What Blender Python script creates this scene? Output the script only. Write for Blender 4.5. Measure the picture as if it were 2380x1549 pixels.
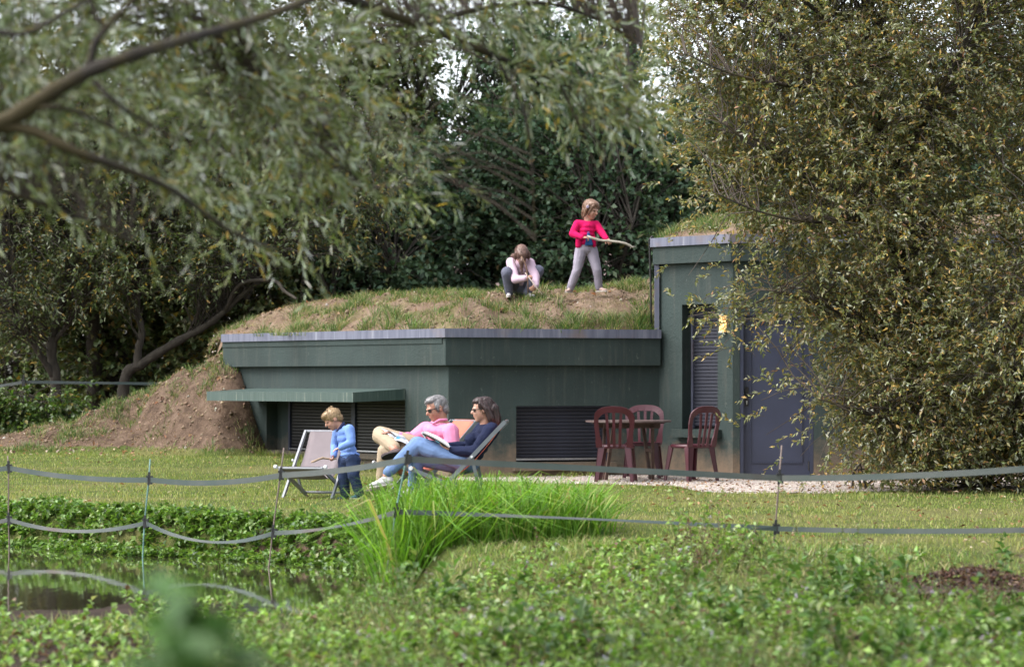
import bpy, math, random
import numpy as np
from mathutils import Vector, Matrix, Quaternion, noise as mnoise

for _o in list(bpy.data.objects):
    bpy.data.objects.remove(_o, do_unlink=True)
SC = bpy.context.scene
COL = SC.collection
RNG = np.random.default_rng(11)
random.seed(11)
rad = math.radians

# ------------------------------------------------------------------ camera
CAM_Z = 1.25
FPX = 85.0 / 36.0 * 2380.0          # focal length in pixels of a 2380 wide picture
HOR = 885.0                         # eye level in those pixels
cam = bpy.data.cameras.new('camera')
cam.lens = 85.0
cam.sensor_width = 36.0
cam.shift_y = (HOR - 774.5) / 2380.0
cam.clip_start = 0.1
cam.clip_end = 3000.0
cam.dof.use_dof = True
cam.dof.focus_distance = 26.6
cam.dof.aperture_fstop = 2.5
cam_o = bpy.data.objects.new('camera', cam)
cam_o.location = (0, 0, CAM_Z)
cam_o.rotation_euler = (rad(90), 0, 0)
COL.objects.link(cam_o)
SC.camera = cam_o

# ------------------------------------------------------------------ sky, sun, exposure
SUN_EL, SUN_AZ = 52.0, -76.0        # from the left, a little in front of the house
sun_dir = Vector((math.sin(rad(SUN_AZ)) * math.cos(rad(SUN_EL)),
                  -math.cos(rad(SUN_AZ)) * math.cos(rad(SUN_EL)), math.sin(rad(SUN_EL))))
W = bpy.data.worlds.new('World')
SC.world = W
W.use_nodes = True
wn, wl = W.node_tree.nodes, W.node_tree.links
for n_ in list(wn):
    wn.remove(n_)
sky = wn.new('ShaderNodeTexSky')
sky.sky_type = 'NISHITA'
sky.sun_disc = False
sky.sun_elevation = rad(SUN_EL)
sky.sun_rotation = math.atan2(sun_dir.x, sun_dir.y)
sky.air_density = 1.0
sky.dust_density = 3.0
hsv = wn.new('ShaderNodeHueSaturation')
hsv.inputs['Saturation'].default_value = 0.32      # thin high cloud: the sky is nearly white
bg = wn.new('ShaderNodeBackground')
bg.inputs['Strength'].default_value = 0.15
wo = wn.new('ShaderNodeOutputWorld')
wl.new(sky.outputs[0], hsv.inputs['Color'])
wl.new(hsv.outputs[0], bg.inputs['Color'])
wl.new(bg.outputs[0], wo.inputs['Surface'])

sun = bpy.data.lights.new('sun', 'SUN')
sun.energy = 1.0
sun.angle = rad(45)
sun.color = (1.0, 0.965, 0.91)
sun_o = bpy.data.objects.new('sun', sun)
sun_o.rotation_euler = (-sun_dir).to_track_quat('-Z', 'Y').to_euler()
sun_o.location = (-20, 0, 30)
COL.objects.link(sun_o)

SC.view_settings.view_transform = 'Standard'
SC.view_settings.look = 'None'
SC.view_settings.exposure = 1.72
SC.view_settings.gamma = 1.0
SC.view_settings.use_curve_mapping = False
SC.cycles.use_denoising = True
SC.cycles.max_bounces = 7
SC.cycles.diffuse_bounces = 3
SC.cycles.glossy_bounces = 3
SC.cycles.transmission_bounces = 4
SC.cycles.transparent_max_bounces = 4
SC.cycles.caustics_reflective = False
SC.cycles.caustics_refractive = False


# ------------------------------------------------------------------ helpers
def P(x, y, d):
    """a point seen at (x, y) of the 2380 wide picture, d metres away"""
    return Vector(((x - 1190.0) * d / FPX, d, CAM_Z + (HOR - y) * d / FPX))


def zoomer(x0, y0, s):
    """pixel reader for an enlarged crop of the 2438 wide photograph"""
    k = 2438.0 / 2380.0
    return lambda zx, zy, d: P((x0 + zx / s) / k, (y0 + zy / s) / k, d)


def vec(a):
    return a if isinstance(a, Vector) else Vector(a)


class MB:
    def __init__(self):
        self.v, self.f = [], []

    def add(self, vs, fs):
        o = len(self.v)
        self.v += [tuple(p) for p in vs]
        self.f += [tuple(i + o for i in q) for q in fs]
        return self

    def hexa(self, p):
        return self.add(p, [(0, 3, 2, 1), (4, 5, 6, 7), (0, 1, 5, 4), (1, 2, 6, 5), (2, 3, 7, 6), (3, 0, 4, 7)])

    def box(self, c, s, M=None):
        c = vec(c)
        h = [Vector((sx * s[0] / 2, sy * s[1] / 2, sz * s[2] / 2)) for sz in (-1, 1)
             for sx, sy in ((-1, -1), (1, -1), (1, 1), (-1, 1))]
        return self.hexa([c + (M @ q if M else q) for q in h])

    def bar(self, a, b, w, t, up=(0, 0, 1), taper=1.0):
        """rectangular bar from a to b, w across, t along 'up'"""
        a, b, up = vec(a), vec(b), vec(up)
        d = (b - a).normalized()
        s = d.cross(up).normalized()
        u = s.cross(d).normalized()
        pts = []
        for p, k in ((a, 1.0), (b, taper)):
            pts += [p - s * w * k / 2 - u * t * k / 2, p + s * w * k / 2 - u * t * k / 2,
                    p + s * w * k / 2 + u * t * k / 2, p - s * w * k / 2 + u * t * k / 2]
        return self.hexa(pts)

    def tube(self, pts, r, n=8, cap=True, flat=1.0):
        pts = [vec(p) for p in pts]
        m = len(pts)
        rr = r if hasattr(r, '__len__') else [r] * m
        t0 = (pts[1] - pts[0]).normalized()
        ref = Vector((0, 0, 1)) if abs(t0.z) < 0.9 else Vector((1, 0, 0))
        s = t0.cross(ref).normalized()
        vs, fs = [], []
        for i, p in enumerate(pts):
            t = (pts[min(i + 1, m - 1)] - pts[max(i - 1, 0)]).normalized()
            s = (s - t * s.dot(t)).normalized()
            b = t.cross(s)
            for k in range(n):
                a = 2 * math.pi * k / n
                vs.append(p + s * math.cos(a) * rr[i] + b * math.sin(a) * rr[i] * flat)
        for i in range(m - 1):
            for k in range(n):
                k2 = (k + 1) % n
                fs.append((i * n + k, i * n + k2, (i + 1) * n + k2, (i + 1) * n + k))
        if cap:
            fs.append(tuple(range(n))[::-1])
            fs.append(tuple((m - 1) * n + k for k in range(n)))
        return self.add(vs, fs)

    def ell(self, c, r, M=None, nu=12, nv=8):
        c = vec(c)
        if not hasattr(r, '__len__'):
            r = (r, r, r)
        vs = [Vector((0, 0, -r[2]))]
        for j in range(1, nv):
            a = -math.pi / 2 + math.pi * j / nv
            for i in range(nu):
                b = 2 * math.pi * i / nu
                vs.append(Vector((r[0] * math.cos(a) * math.cos(b), r[1] * math.cos(a) * math.sin(b), r[2] * math.sin(a))))
        vs.append(Vector((0, 0, r[2])))
        fs = [(0, 1 + (i + 1) % nu, 1 + i) for i in range(nu)]
        for j in range(nv - 2):
            for i in range(nu):
                i2 = (i + 1) % nu
                fs.append((1 + j * nu + i, 1 + j * nu + i2, 1 + (j + 1) * nu + i2, 1 + (j + 1) * nu + i))
        b0 = 1 + (nv - 2) * nu
        fs += [(len(vs) - 1, b0 + i, b0 + (i + 1) % nu) for i in range(nu)]
        return self.add([c + (M @ q if M else q) for q in vs], fs)

    def cap(self, a, ra, b, rb, n=12):
        """tapered capsule: closed pieces that a remesh fuses into one skin"""
        a, b = vec(a), vec(b)
        self.ell(a, ra, nu=n)
        self.ell(b, rb, nu=n)
        if (b - a).length > 1e-4:
            self.tube([a, b], [ra, rb], n)
        return self

    def chain(self, pts, rr, n=12):
        for i in range(len(pts) - 1):
            self.cap(pts[i], rr[i], pts[i + 1], rr[i + 1], n)
        return self

    def prism(self, poly, z0, z1):
        n = len(poly)
        vs = [(p[0], p[1], z0) for p in poly] + [(p[0], p[1], z1) for p in poly]
        fs = [tuple(range(n))[::-1], tuple(range(n, 2 * n))]
        fs += [(i, (i + 1) % n, n + (i + 1) % n, n + i) for i in range(n)]
        return self.add(vs, fs)

    def mesh(self, name):
        me = bpy.data.meshes.new(name)
        me.from_pydata(self.v, [], self.f)
        me.update()
        return me


def obj(name, geo, mat=None, parent=None, smooth=False, world=False):
    """link geometry as one mesh object; world=True means the vertices are in world space"""
    me = geo.mesh(name) if isinstance(geo, MB) else geo
    if world and parent is not None:
        root = parent
        while root.parent is not None:
            root = root.parent
        me.transform(root.matrix_basis.inverted())
    o = bpy.data.objects.new(name, me)
    COL.objects.link(o)
    if parent is not None:
        o.parent = parent
    if mat is not None and not me.materials:
        me.materials.append(mat)
    if smooth:
        me.polygons.foreach_set('use_smooth', [True] * len(me.polygons))
    return o


def tag(o, label=None, cat=None, group=None, kind=None):
    for k, v in (('label', label), ('category', cat), ('group', group), ('kind', kind)):
        if v:
            o[k] = v
    return o


def thing(name, label, cat, loc=(0, 0, 0), rz=0.0, group=None):
    o = bpy.data.objects.new(name, None)
    COL.objects.link(o)
    o.empty_display_size = 0.1
    o.matrix_basis = Matrix.Translation(vec(loc)) @ Matrix.Rotation(rz, 4, 'Z')
    return tag(o, label, cat, group)


def copy_tree(o, parent=None):
    c = o.copy()
    COL.objects.link(c)
    c.parent = parent
    for ch in [q for q in bpy.data.objects if q.parent == o]:
        copy_tree(ch, c)
    return c


def arrays_mesh(name, verts, faces, cols=None):
    """verts (N,3), faces (M,k) all with k corners, cols (N,3) per vertex"""
    verts = np.ascontiguousarray(verts, dtype=np.float32)
    faces = np.ascontiguousarray(faces, dtype=np.int32)
    me = bpy.data.meshes.new(name)
    me.vertices.add(len(verts))
    me.vertices.foreach_set('co', verts.ravel())
    k = faces.shape[1]
    me.loops.add(faces.size)
    me.loops.foreach_set('vertex_index', faces.ravel())
    me.polygons.add(len(faces))
    me.polygons.foreach_set('loop_start', np.arange(0, faces.size, k, dtype=np.int32))
    me.polygons.foreach_set('loop_total', np.full(len(faces), k, dtype=np.int32))
    me.update(calc_edges=True)
    if cols is not None:
        at = me.color_attributes.new('col', 'FLOAT_COLOR', 'POINT')
        c4 = np.ones((len(verts), 4), dtype=np.float32)
        c4[:, :3] = cols
        at.data.foreach_set('color', c4.ravel())
    return me


def vnoise(x, y, seed=0):
    """smooth value noise, vectorised, 0..1"""
    xi, yi = np.floor(x).astype(np.int64), np.floor(y).astype(np.int64)
    fx, fy = x - xi, y - yi
    fx, fy = fx * fx * (3 - 2 * fx), fy * fy * (3 - 2 * fy)

    def h(a, b):
        n = (a * 374761393 + b * 668265263 + seed * 1442695041) & 0xFFFFFFFF
        n = ((n ^ (n >> 13)) * 1274126177) & 0xFFFFFFFF
        return ((n ^ (n >> 16)) & 0xFFFF) / 65535.0
    return ((h(xi, yi) * (1 - fx) + h(xi + 1, yi) * fx) * (1 - fy)
            + (h(xi, yi + 1) * (1 - fx) + h(xi + 1, yi + 1) * fx) * fy)


def fbm(x, y, seed=0, oct_=3):
    t, a, s = 0.0, 0.5, 1.0
    for i in range(oct_):
        t = t + a * vnoise(x * s, y * s, seed + i)
        a *= 0.5
        s *= 2.03
    return t / (1 - 0.5 ** oct_)


def sstep(a, b, x):
    t = np.clip((x - a) / (b - a), 0, 1)
    return t * t * (3 - 2 * t)


def unit(a):
    return a / np.maximum(np.linalg.norm(a, axis=-1, keepdims=True), 1e-9)


# ------------------------------------------------------------------ materials
def nodes_of(name):
    m = bpy.data.materials.new(name)
    m.use_nodes = True
    nt = m.node_tree
    return m, nt, nt.nodes, nt.links, nt.nodes['Principled BSDF']


def tex_coord(nt, kind='Object', scale=(1, 1, 1)):
    c = nt.nodes.new('ShaderNodeTexCoord')
    mp = nt.nodes.new('ShaderNodeMapping')
    mp.inputs['Scale'].default_value = scale
    nt.links.new(c.outputs[kind], mp.inputs['Vector'])
    return mp.outputs[0]


def noise_tex(nt, co, scale, detail=4, rough=0.55):
    n = nt.nodes.new('ShaderNodeTexNoise')
    n.inputs['Scale'].default_value = scale
    n.inputs['Detail'].default_value = detail
    n.inputs['Roughness'].default_value = rough
    nt.links.new(co, n.inputs['Vector'])
    return n.outputs['Fac']


def ramp(nt, fac, stops):
    r = nt.nodes.new('ShaderNodeValToRGB')
    e = r.color_ramp.elements
    while len(e) < len(stops):
        e.new(0.5)
    for q, (p, c) in zip(e, stops):
        q.position = p
        q.color = (*c, 1) if len(c) == 3 else c
    nt.links.new(fac, r.inputs['Fac'])
    return r.outputs['Color']


def mixc(nt, fac, a, b, mode='MIX'):
    m = nt.nodes.new('ShaderNodeMix')
    m.data_type = 'RGBA'
    m.blend_type = mode
    for i, q in ((0, fac), (6, a), (7, b)):
        if isinstance(q, (int, float)):
            m.inputs[i].default_value = q
        elif isinstance(q, tuple):
            m.inputs[i].default_value = (*q, 1)
        else:
            nt.links.new(q, m.inputs[i])
    return m.outputs[2]


def bump(nt, h, strength, dist, bs):
    b = nt.nodes.new('ShaderNodeBump')
    b.inputs['Strength'].default_value = strength
    b.inputs['Distance'].default_value = dist
    nt.links.new(h, b.inputs['Height'])
    nt.links.new(b.outputs[0], bs.inputs['Normal'])


def mat_plain(name, col, rough=0.6, var=0.15, scale=12.0, bump_s=0.15, bump_d=0.004, metal=0.0, stretch=(1, 1, 1), spec=0.5):
    m, nt, n, l, bs = nodes_of(name)
    co = tex_coord(nt, 'Object', stretch)
    f = noise_tex(nt, co, scale)
    lo = tuple(c * (1 - var) for c in col)
    hi = tuple(min(1, c * (1 + var)) for c in col)
    l.new(ramp(nt, f, [(0.3, lo), (0.7, hi)]), bs.inputs['Base Color'])
    bs.inputs['Roughness'].default_value = rough
    bs.inputs['Metallic'].default_value = metal
    bs.inputs['Specular IOR Level'].default_value = spec
    if bump_s:
        bump(nt, noise_tex(nt, co, scale * 3.1), bump_s, bump_d, bs)
    return m


def mat_leaf(name, rough=0.45, trans=0.3, spec=0.4, gain=(1, 1, 1)):
    """leaf colour comes with each leaf (attribute col); light passes through the blade"""
    m, nt, n, l, bs = nodes_of(name)
    at = n.new('ShaderNodeAttribute')
    at.attribute_name = 'col'
    c = mixc(nt, 1.0, at.outputs['Color'], tuple(gain), 'MULTIPLY')
    l.new(c, bs.inputs['Base Color'])
    bs.inputs['Roughness'].default_value = rough
    bs.inputs['Specular IOR Level'].default_value = spec
    tr = n.new('ShaderNodeBsdfTranslucent')
    l.new(mixc(nt, 1.0, c, (1.1, 1.2, 0.6), 'MULTIPLY'), tr.inputs['Color'])
    mx = n.new('ShaderNodeMixShader')
    mx.inputs[0].default_value = trans
    l.new(bs.outputs[0], mx.inputs[1])
    l.new(tr.outputs[0], mx.inputs[2])
    l.new(mx.outputs[0], n['Material Output'].inputs['Surface'])
    return m


def mat_bark(name, a=(0.035, 0.026, 0.018), b=(0.10, 0.085, 0.06), moss=None, scale=14):
    m, nt, n, l, bs = nodes_of(name)
    co = tex_coord(nt, 'Object', (1, 1, 0.35))
    f = noise_tex(nt, co, scale, 5, 0.65)
    c = ramp(nt, f, [(0.3, a), (0.7, b)])
    if moss:
        f2 = noise_tex(nt, tex_coord(nt), 4.0)
        c = mixc(nt, ramp(nt, f2, [(0.42, (0, 0, 0)), (0.58, (1, 1, 1))]), c, moss)
    l.new(c, bs.inputs['Base Color'])
    bs.inputs['Roughness'].default_value = 0.9
    bump(nt, f, 0.6, 0.012, bs)
    return m

# ------------------------------------------------------------------ the lie of the land
PL, PC, PA = Vector((-4.10, 35.0)), Vector((-0.82, 31.2)), Vector((1.95, 32.0))
PB, PD = Vector((2.84, 31.1)), Vector((7.2, 31.1))
WATER_Z = -0.30


def far_bank(x):
    return np.interp(x, [-12, -5.0, -3.4, -2.0, -1.1, -0.6], [25.0, 23.3, 21.8, 20.9, 20.0, 19.0])


def pond_mask(x, y):
    wob = (fbm(x * 1.3, y * 1.3, 5) - 0.5) * 0.35
    inside = np.minimum(far_bank(x) - y, y - (15.75 + 0.45 * np.sin(x * 2.3 + 0.6) + 0.25 * np.sin(x * 5.1)))
    inside = np.minimum(inside, (-0.75 - x) * 0.9)
    return sstep(-0.3, 0.25, inside + wob)


def berm_h(x, y):
    hc = np.interp(x, [-12, -8.6, -7.3, -6.8, -5.9, -5.25, -4.15, -3.95, -3.42], [0, .05, .30, .42, .70, 0.97, 1.50, 1.45, 0])
    yb = np.interp(x, [-7, -5.5, -4.1, -3.4], [34.9, 34.7, 33.55, 33.9])
    yc = np.interp(x, [-7, -5.5, -4.1, -3.4], [36.4, 36.2, 35.0, 34.6])
    f = sstep(0, 1, (y - yb) / (yc - yb)) * 0.6 + 0.4 * np.clip((y - yb) / (yc - yb), 0, 1)
    back = 1 - sstep(0.5, 4.5, y - yc) * 0.85
    n = (fbm(x * 2.3, y * 2.3, 21) - 0.5) * 0.22 + (fbm(x * 4, y * 4, 22) - 0.5) * 0.17 - 0.10 * sstep(0.55, 0.7, fbm(x * 2.6 + y * 0.8, y * 0.7, 25))
    return hc * f * back + n * np.clip(hc * f * 1.6, 0, 1)


def ground_z(x, y):
    x, y = np.asarray(x, float), np.asarray(y, float)
    z = (fbm(x * 0.5, y * 0.5, 3) - 0.5) * 0.06 * sstep(9, 14, np.abs(x) + np.abs(y - 24) * 0.3)
    z = z + 0.20 * sstep(27.5, 34, y) * sstep(0.7, 3.2, -x)
    z = z + berm_h(x, y)
    z = z - 0.20 * sstep(18.0, 15.5, y)                    # the near side lies a little lower
    z = z - 0.75 * pond_mask(x, y)
    z = z + (fbm(x * 3, y * 3, 9) - 0.5) * 0.03 * (1 - sstep(28, 29, y) * sstep(-1, 0, x))
    return z


def gz(x, y):
    return float(ground_z(np.array([x]), np.array([y]))[0])


def axis(lo, hi, step, ext):
    a = list(np.arange(lo, hi + 1e-6, step))
    k, s = hi, step
    out = []
    while k < ext:
        s *= 1.35
        k += s
        out.append(k)
    k, s = lo, step
    pre = []
    while k > -ext:
        s *= 1.35
        k -= s
        pre.append(k)
    return np.array(pre[::-1] + a + out)


gx, gy = axis(-9, 9, 0.10, 900), axis(9.0, 39, 0.11, 900)
GX, GY = np.meshgrid(gx, gy)
GZ = ground_z(GX, GY)
nx_, ny_ = len(gx), len(gy)
ii = np.arange(nx_ * ny_).reshape(ny_, nx_)
quads = np.stack([ii[:-1, :-1], ii[:-1, 1:], ii[1:, 1:], ii[1:, :-1]], -1).reshape(-1, 4)
# r = bare soil, g = dry/worn grass
bm_ = berm_h(GX, GY)
soil = sstep(0.04, 0.16, bm_)
soil = np.maximum(soil, sstep(0.15, 0.6, pond_mask(GX, GY)))
near = sstep(18.2, 16.6, GY + (fbm(GX, GY, 33) - 0.5) * 2)
soil = np.maximum(soil, near * sstep(0.52, 0.6, fbm(GX * 0.8, GY * 0.8, 31)) * 0.9)
soil = np.maximum(soil, sstep(35, 37, GY) * 0.85)
soil = np.maximum(soil, sstep(16.6, 15.8, GY) * sstep(-0.9, -1.4, GX) * sstep(13.6, 14.6, GY))
soil = np.maximum(soil, 0.9 * sstep(0.62, 0.70, fbm(GX * 1.4 + 4, GY * 1.4, 41)) * sstep(1.6, 0.5, GY - far_bank(GX)) * sstep(0.5, 1.2, -GX))
worn = sstep(0.45, 0.7, fbm(GX * 0.45, GY * 0.9, 17)) * 0.8
mud = sstep(19.5, 17.5, GY)
gcol = np.stack([soil, worn, mud], -1).reshape(-1, 3)
g_me = arrays_mesh('ground', np.stack([GX, GY, GZ], -1).reshape(-1, 3), quads, gcol)

m, nt, n, l, bs = nodes_of('lawn_and_soil')
at = n.new('ShaderNodeAttribute')
at.attribute_name = 'col'
sp = n.new('ShaderNodeSeparateColor')
l.new(at.outputs['Color'], sp.inputs[0])
co = tex_coord(nt)
f1 = noise_tex(nt, co, 3.5, 5)
f2 = noise_tex(nt, co, 40, 3)
lawn = ramp(nt, f1, [(0.3, (0.085, 0.12, 0.028)), (0.7, (0.15, 0.175, 0.045))])
lawn = mixc(nt, sp.outputs['Green'], lawn, (0.21, 0.20, 0.075))
lawn = mixc(nt, ramp(nt, f2, [(0.35, (0.55, 0.55, 0.55)), (0.65, (1, 1, 1))]), (0.03, 0.04, 0.012), lawn)
s1 = noise_tex(nt, co, 5.0, 6, 0.65)
soilc = ramp(nt, s1, [(0.28, (0.055, 0.036, 0.026)), (0.5, (0.142, 0.095, 0.067)), (0.75, (0.235, 0.168, 0.122))])
soilc = mixc(nt, sp.outputs['Blue'], soilc, ramp(nt, s1, [(0.3, (0.028, 0.019, 0.014)), (0.7, (0.085, 0.058, 0.045))]))
edge = n.new('ShaderNodeMath')
edge.operation = 'ADD'
l.new(sp.outputs['Red'], edge.inputs[0])
sub = n.new('ShaderNodeMath')
sub.operation = 'MULTIPLY_ADD'
l.new(noise_tex(nt, co, 9, 4), sub.inputs[0])
sub.inputs[1].default_value = 0.7
sub.inputs[2].default_value = -0.35
l.new(sub.outputs[0], edge.inputs[1])
cm = mixc(nt, ramp(nt, edge.outputs[0], [(0.4, (0, 0, 0)), (0.6, (1, 1, 1))]), lawn, soilc)
l.new(cm, bs.inputs['Base Color'])
bs.inputs['Roughness'].default_value = 0.95
bs.inputs['Specular IOR Level'].default_value = 0.15
bump(nt, noise_tex(nt, co, 16, 8, 0.75), 1.0, 0.07, bs)
M_GROUND = m
tag(obj('ground', g_me, M_GROUND, smooth=True), kind='structure')

# pond water
m, nt, n, l, bs = nodes_of('pond_water')
bs.inputs['Base Color'].default_value = (0.022, 0.02, 0.012, 1)
bs.inputs['Roughness'].default_value = 0.04
bs.inputs['IOR'].default_value = 0.83
bs.inputs['Specular IOR Level'].default_value = 0.9
co = tex_coord(nt, 'Object', (1.0, 0.35, 1))
bump(nt, noise_tex(nt, co, 9, 3), 0.05, 0.02, bs)
wx, wy = np.linspace(-14, -0.3, 60), np.linspace(14.9, 26.5, 60)
WX, WY = np.meshgrid(wx, wy)
jj = np.arange(3600).reshape(60, 60)
wq = np.stack([jj[:-1, :-1], jj[:-1, 1:], jj[1:, 1:], jj[1:, :-1]], -1).reshape(-1, 4)
tag(obj('pond_water', arrays_mesh('pond_water', np.stack([WX, WY, np.full_like(WX, WATER_Z)], -1).reshape(-1, 3), wq), m), kind='structure')

# gravel terrace in front of the door
m, nt, n, l, bs = nodes_of('gravel')
co = tex_coord(nt)
vo = n.new('ShaderNodeTexVoronoi')
vo.inputs['Scale'].default_value = 42
l.new(co, vo.inputs['Vector'])
g1 = ramp(nt, vo.outputs['Color'], [(0.1, (0.26, 0.22, 0.19)), (0.5, (0.40, 0.345, 0.31)), (0.9, (0.55, 0.49, 0.45))])
g1 = mixc(nt, ramp(nt, noise_tex(nt, co, 5.0, 6, 0.7), [(0.45, (0, 0, 0)), (0.7, (0.8, 0.8, 0.8))]), g1, (0.25, 0.17, 0.12))
l.new(g1, bs.inputs['Base Color'])
bs.inputs['Roughness'].default_value = 0.95
bump(nt, vo.outputs['Distance'], 0.8, 0.012, bs)
M_GRAVEL = m


def gravel_front(x):
    return np.interp(x, [-1.3, -0.5, 0.5, 1.9, 2.15, 3.6, 4.4, 5.2, 8], [31.0, 30.2, 29.5, 28.9, 27.1, 26.9, 27.5, 27.8, 28.0])


tx = np.linspace(-1.3, 8, 160)
rows = 40
vs = []
for k in range(rows):
    t = k / (rows - 1)
    yf = gravel_front(tx) + (fbm(tx * 3, tx * 0 + 1, 4) - 0.5) * 0.5
    yy = yf + (33.0 - yf) * t
    zz = ground_z(tx, yy) * 0 + 0.012 + (fbm(tx * 6, yy * 6, 8) - 0.5) * 0.012 - (0.03 if k == 0 else 0)
    vs.append(np.stack([tx, yy, zz], -1))
kk = np.arange(160 * rows).reshape(rows, 160)
gq = np.stack([kk[:-1, :-1], kk[:-1, 1:], kk[1:, 1:], kk[1:, :-1]], -1).reshape(-1, 4)
tag(obj('gravel_terrace', arrays_mesh('gravel_terrace', np.concatenate(vs), gq), M_GRAVEL, smooth=True), kind='structure')


# ------------------------------------------------------------------ the earth-covered house
def mat_wall(name, col, stain):
    m, nt, n, l, bs = nodes_of(name)
    co = tex_coord(nt)
    base = ramp(nt, noise_tex(nt, co, 1.6, 6, 0.6), [(0.3, tuple(c * 0.82 for c in col)), (0.7, tuple(c * 1.15 for c in col))])
    st = noise_tex(nt, tex_coord(nt, 'Object', (7, 7, 0.5)), 2.0, 4, 0.6)
    base = mixc(nt, ramp(nt, st, [(0.52, (0, 0, 0)), (0.72, (0.6, 0.6, 0.6))]), base, stain)
    # chalky scuffs
    sc = noise_tex(nt, tex_coord(nt, 'Object', (3, 3, 1.2)), 9.0, 6, 0.7)
    base = mixc(nt, ramp(nt, sc, [(0.62, (0, 0, 0)), (0.70, (0.5, 0.5, 0.5))]), base, (0.12, 0.13, 0.115))
    # splashed mud along the foot of the wall
    sx = n.new('ShaderNodeSeparateXYZ')
    l.new(tex_coord(nt), sx.inputs[0])
    md = n.new('ShaderNodeMath')
    md.operation = 'MULTIPLY_ADD'
    l.new(noise_tex(nt, co, 4.0, 5, 0.7), md.inputs[0])
    md.inputs[1].default_value = 0.9
    l.new(sx.outputs['Z'], md.inputs[2])
    base = mixc(nt, ramp(nt, md.outputs[0], [(0.50, (0.8, 0.8, 0.8)), (0.95, (0, 0, 0))]), base, (0.20, 0.14, 0.095))
    l.new(base, bs.inputs['Base Color'])
    bs.inputs['Roughness'].default_value = 0.75
    bs.inputs['Specular IOR Level'].default_value = 0.3
    bump(nt, noise_tex(nt, co, 30, 6, 0.75), 0.7, 0.012, bs)
    return m


GREEN = (0.029, 0.044, 0.0415)
M_WALL = mat_wall('green_masonry_paint', GREEN, (0.060, 0.066, 0.058))
m, nt, n, l, bs = nodes_of('painted_coping')
co = tex_coord(nt)
st = noise_tex(nt, tex_coord(nt, 'Object', (9, 9, 0.6)), 2.0, 4, 0.65)
c = ramp(nt, st, [(0.35, (0.085, 0.092, 0.135)), (0.6, (0.135, 0.143, 0.195)), (0.78, (0.27, 0.27, 0.31))])
c = mixc(nt, ramp(nt, noise_tex(nt, co, 2.4, 5), [(0.55, (0, 0, 0)), (0.72, (0.6, 0.6, 0.6))]), c, (0.17, 0.12, 0.095))
l.new(c, bs.inputs['Base Color'])
bs.inputs['Roughness'].default_value = 0.55
M_COPING = m
M_DOOR = mat_plain('blue_grey_door_paint', (0.035, 0.042, 0.075), 0.5, 0.12, 3, 0.05)
M_FRAME = mat_plain('blue_grey_frame_paint', (0.028, 0.034, 0.062), 0.5, 0.1, 5, 0.05)
M_SHUT = mat_plain('dusty_navy_shutter', (0.012, 0.0135, 0.024), 0.65, 0.4, 2.5, 0.05)
M_SHUTD = mat_plain('black_brown_shutter', (0.010, 0.0095, 0.0095), 0.5, 0.3, 3, 0.05)
M_DARK = mat_plain('dark_void', (0.01, 0.011, 0.012), 0.9, 0.1, 5, 0)  # near-black colour stands in for the unlit inside behind the shutters
M_STEEL = mat_plain('steel', (0.45, 0.46, 0.48), 0.35, 0.1, 20, 0.05, metal=0.9)
M_RUBBER = mat_plain('black_rubber', (0.015, 0.014, 0.014), 0.7, 0.2, 30, 0.1)
m, nt, n, l, bs = nodes_of('awning_paint')
st = noise_tex(nt, tex_coord(nt, 'Object', (22, 22, 0.8)), 2.0, 4, 0.65)
c = ramp(nt, st, [(0.40, (0.035, 0.062, 0.054)), (0.62, (0.06, 0.09, 0.08)), (0.72, (0.20, 0.21, 0.17))])
l.new(c, bs.inputs['Base Color'])
bs.inputs['Roughness'].default_value = 0.5
bump(nt, noise_tex(nt, tex_coord(nt), 30, 4), 0.2, 0.006, bs)
M_AWN = m

house = thing('earth_covered_house', 'low dark green earth-sheltered house with grass growing on its roof', 'house', (0, 32.5, 0))
H = house


def wall_part(name, a, b, z0, z1, openings, depth, mat=M_WALL):
    """one wall face with real openings and reveals; a->b runs left to right as seen from outside"""
    a, b = vec((*a, 0)), vec((*b, 0))
    L = (b - a).length
    t = (b - a) / L
    inn = Vector((-t.y, t.x, 0))
    us = sorted({0.0, L, *[q for o in openings for q in (o[0], o[1])]})
    zs = sorted({z0, z1, *[q for o in openings for q in (o[2], o[3])]})
    mb = MB()
    pt = lambda u, z, k=0.0: a + t * u + inn * k + Vector((0, 0, z))
    for u0, u1 in zip(us[:-1], us[1:]):
        for w0, w1 in zip(zs[:-1], zs[1:]):
            if any(o[0] <= u0 and u1 <= o[1] and o[2] <= w0 and w1 <= o[3] for o in openings):
                continue
            mb.add([pt(u0, w0), pt(u1, w0), pt(u1, w1), pt(u0, w1)], [(0, 1, 2, 3)])
    for (u0, u1, w0, w1) in openings:
        c = [(u0, w0), (u1, w0), (u1, w1), (u0, w1)]
        for (p, q) in zip(c, c[1:] + c[:1]):
            mb.add([pt(*p), pt(*p, depth), pt(*q, depth), pt(*q)], [(0, 1, 2, 3)])
    # back leaf so the wall has thickness at its ends
    mb.add([pt(0, z0), pt(0, z0, depth), pt(0, z1, depth), pt(0, z1)], [(0, 1, 2, 3)])
    o = obj(name, mb, mat, H, world=True)
    return o, pt, t, -inn


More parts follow.
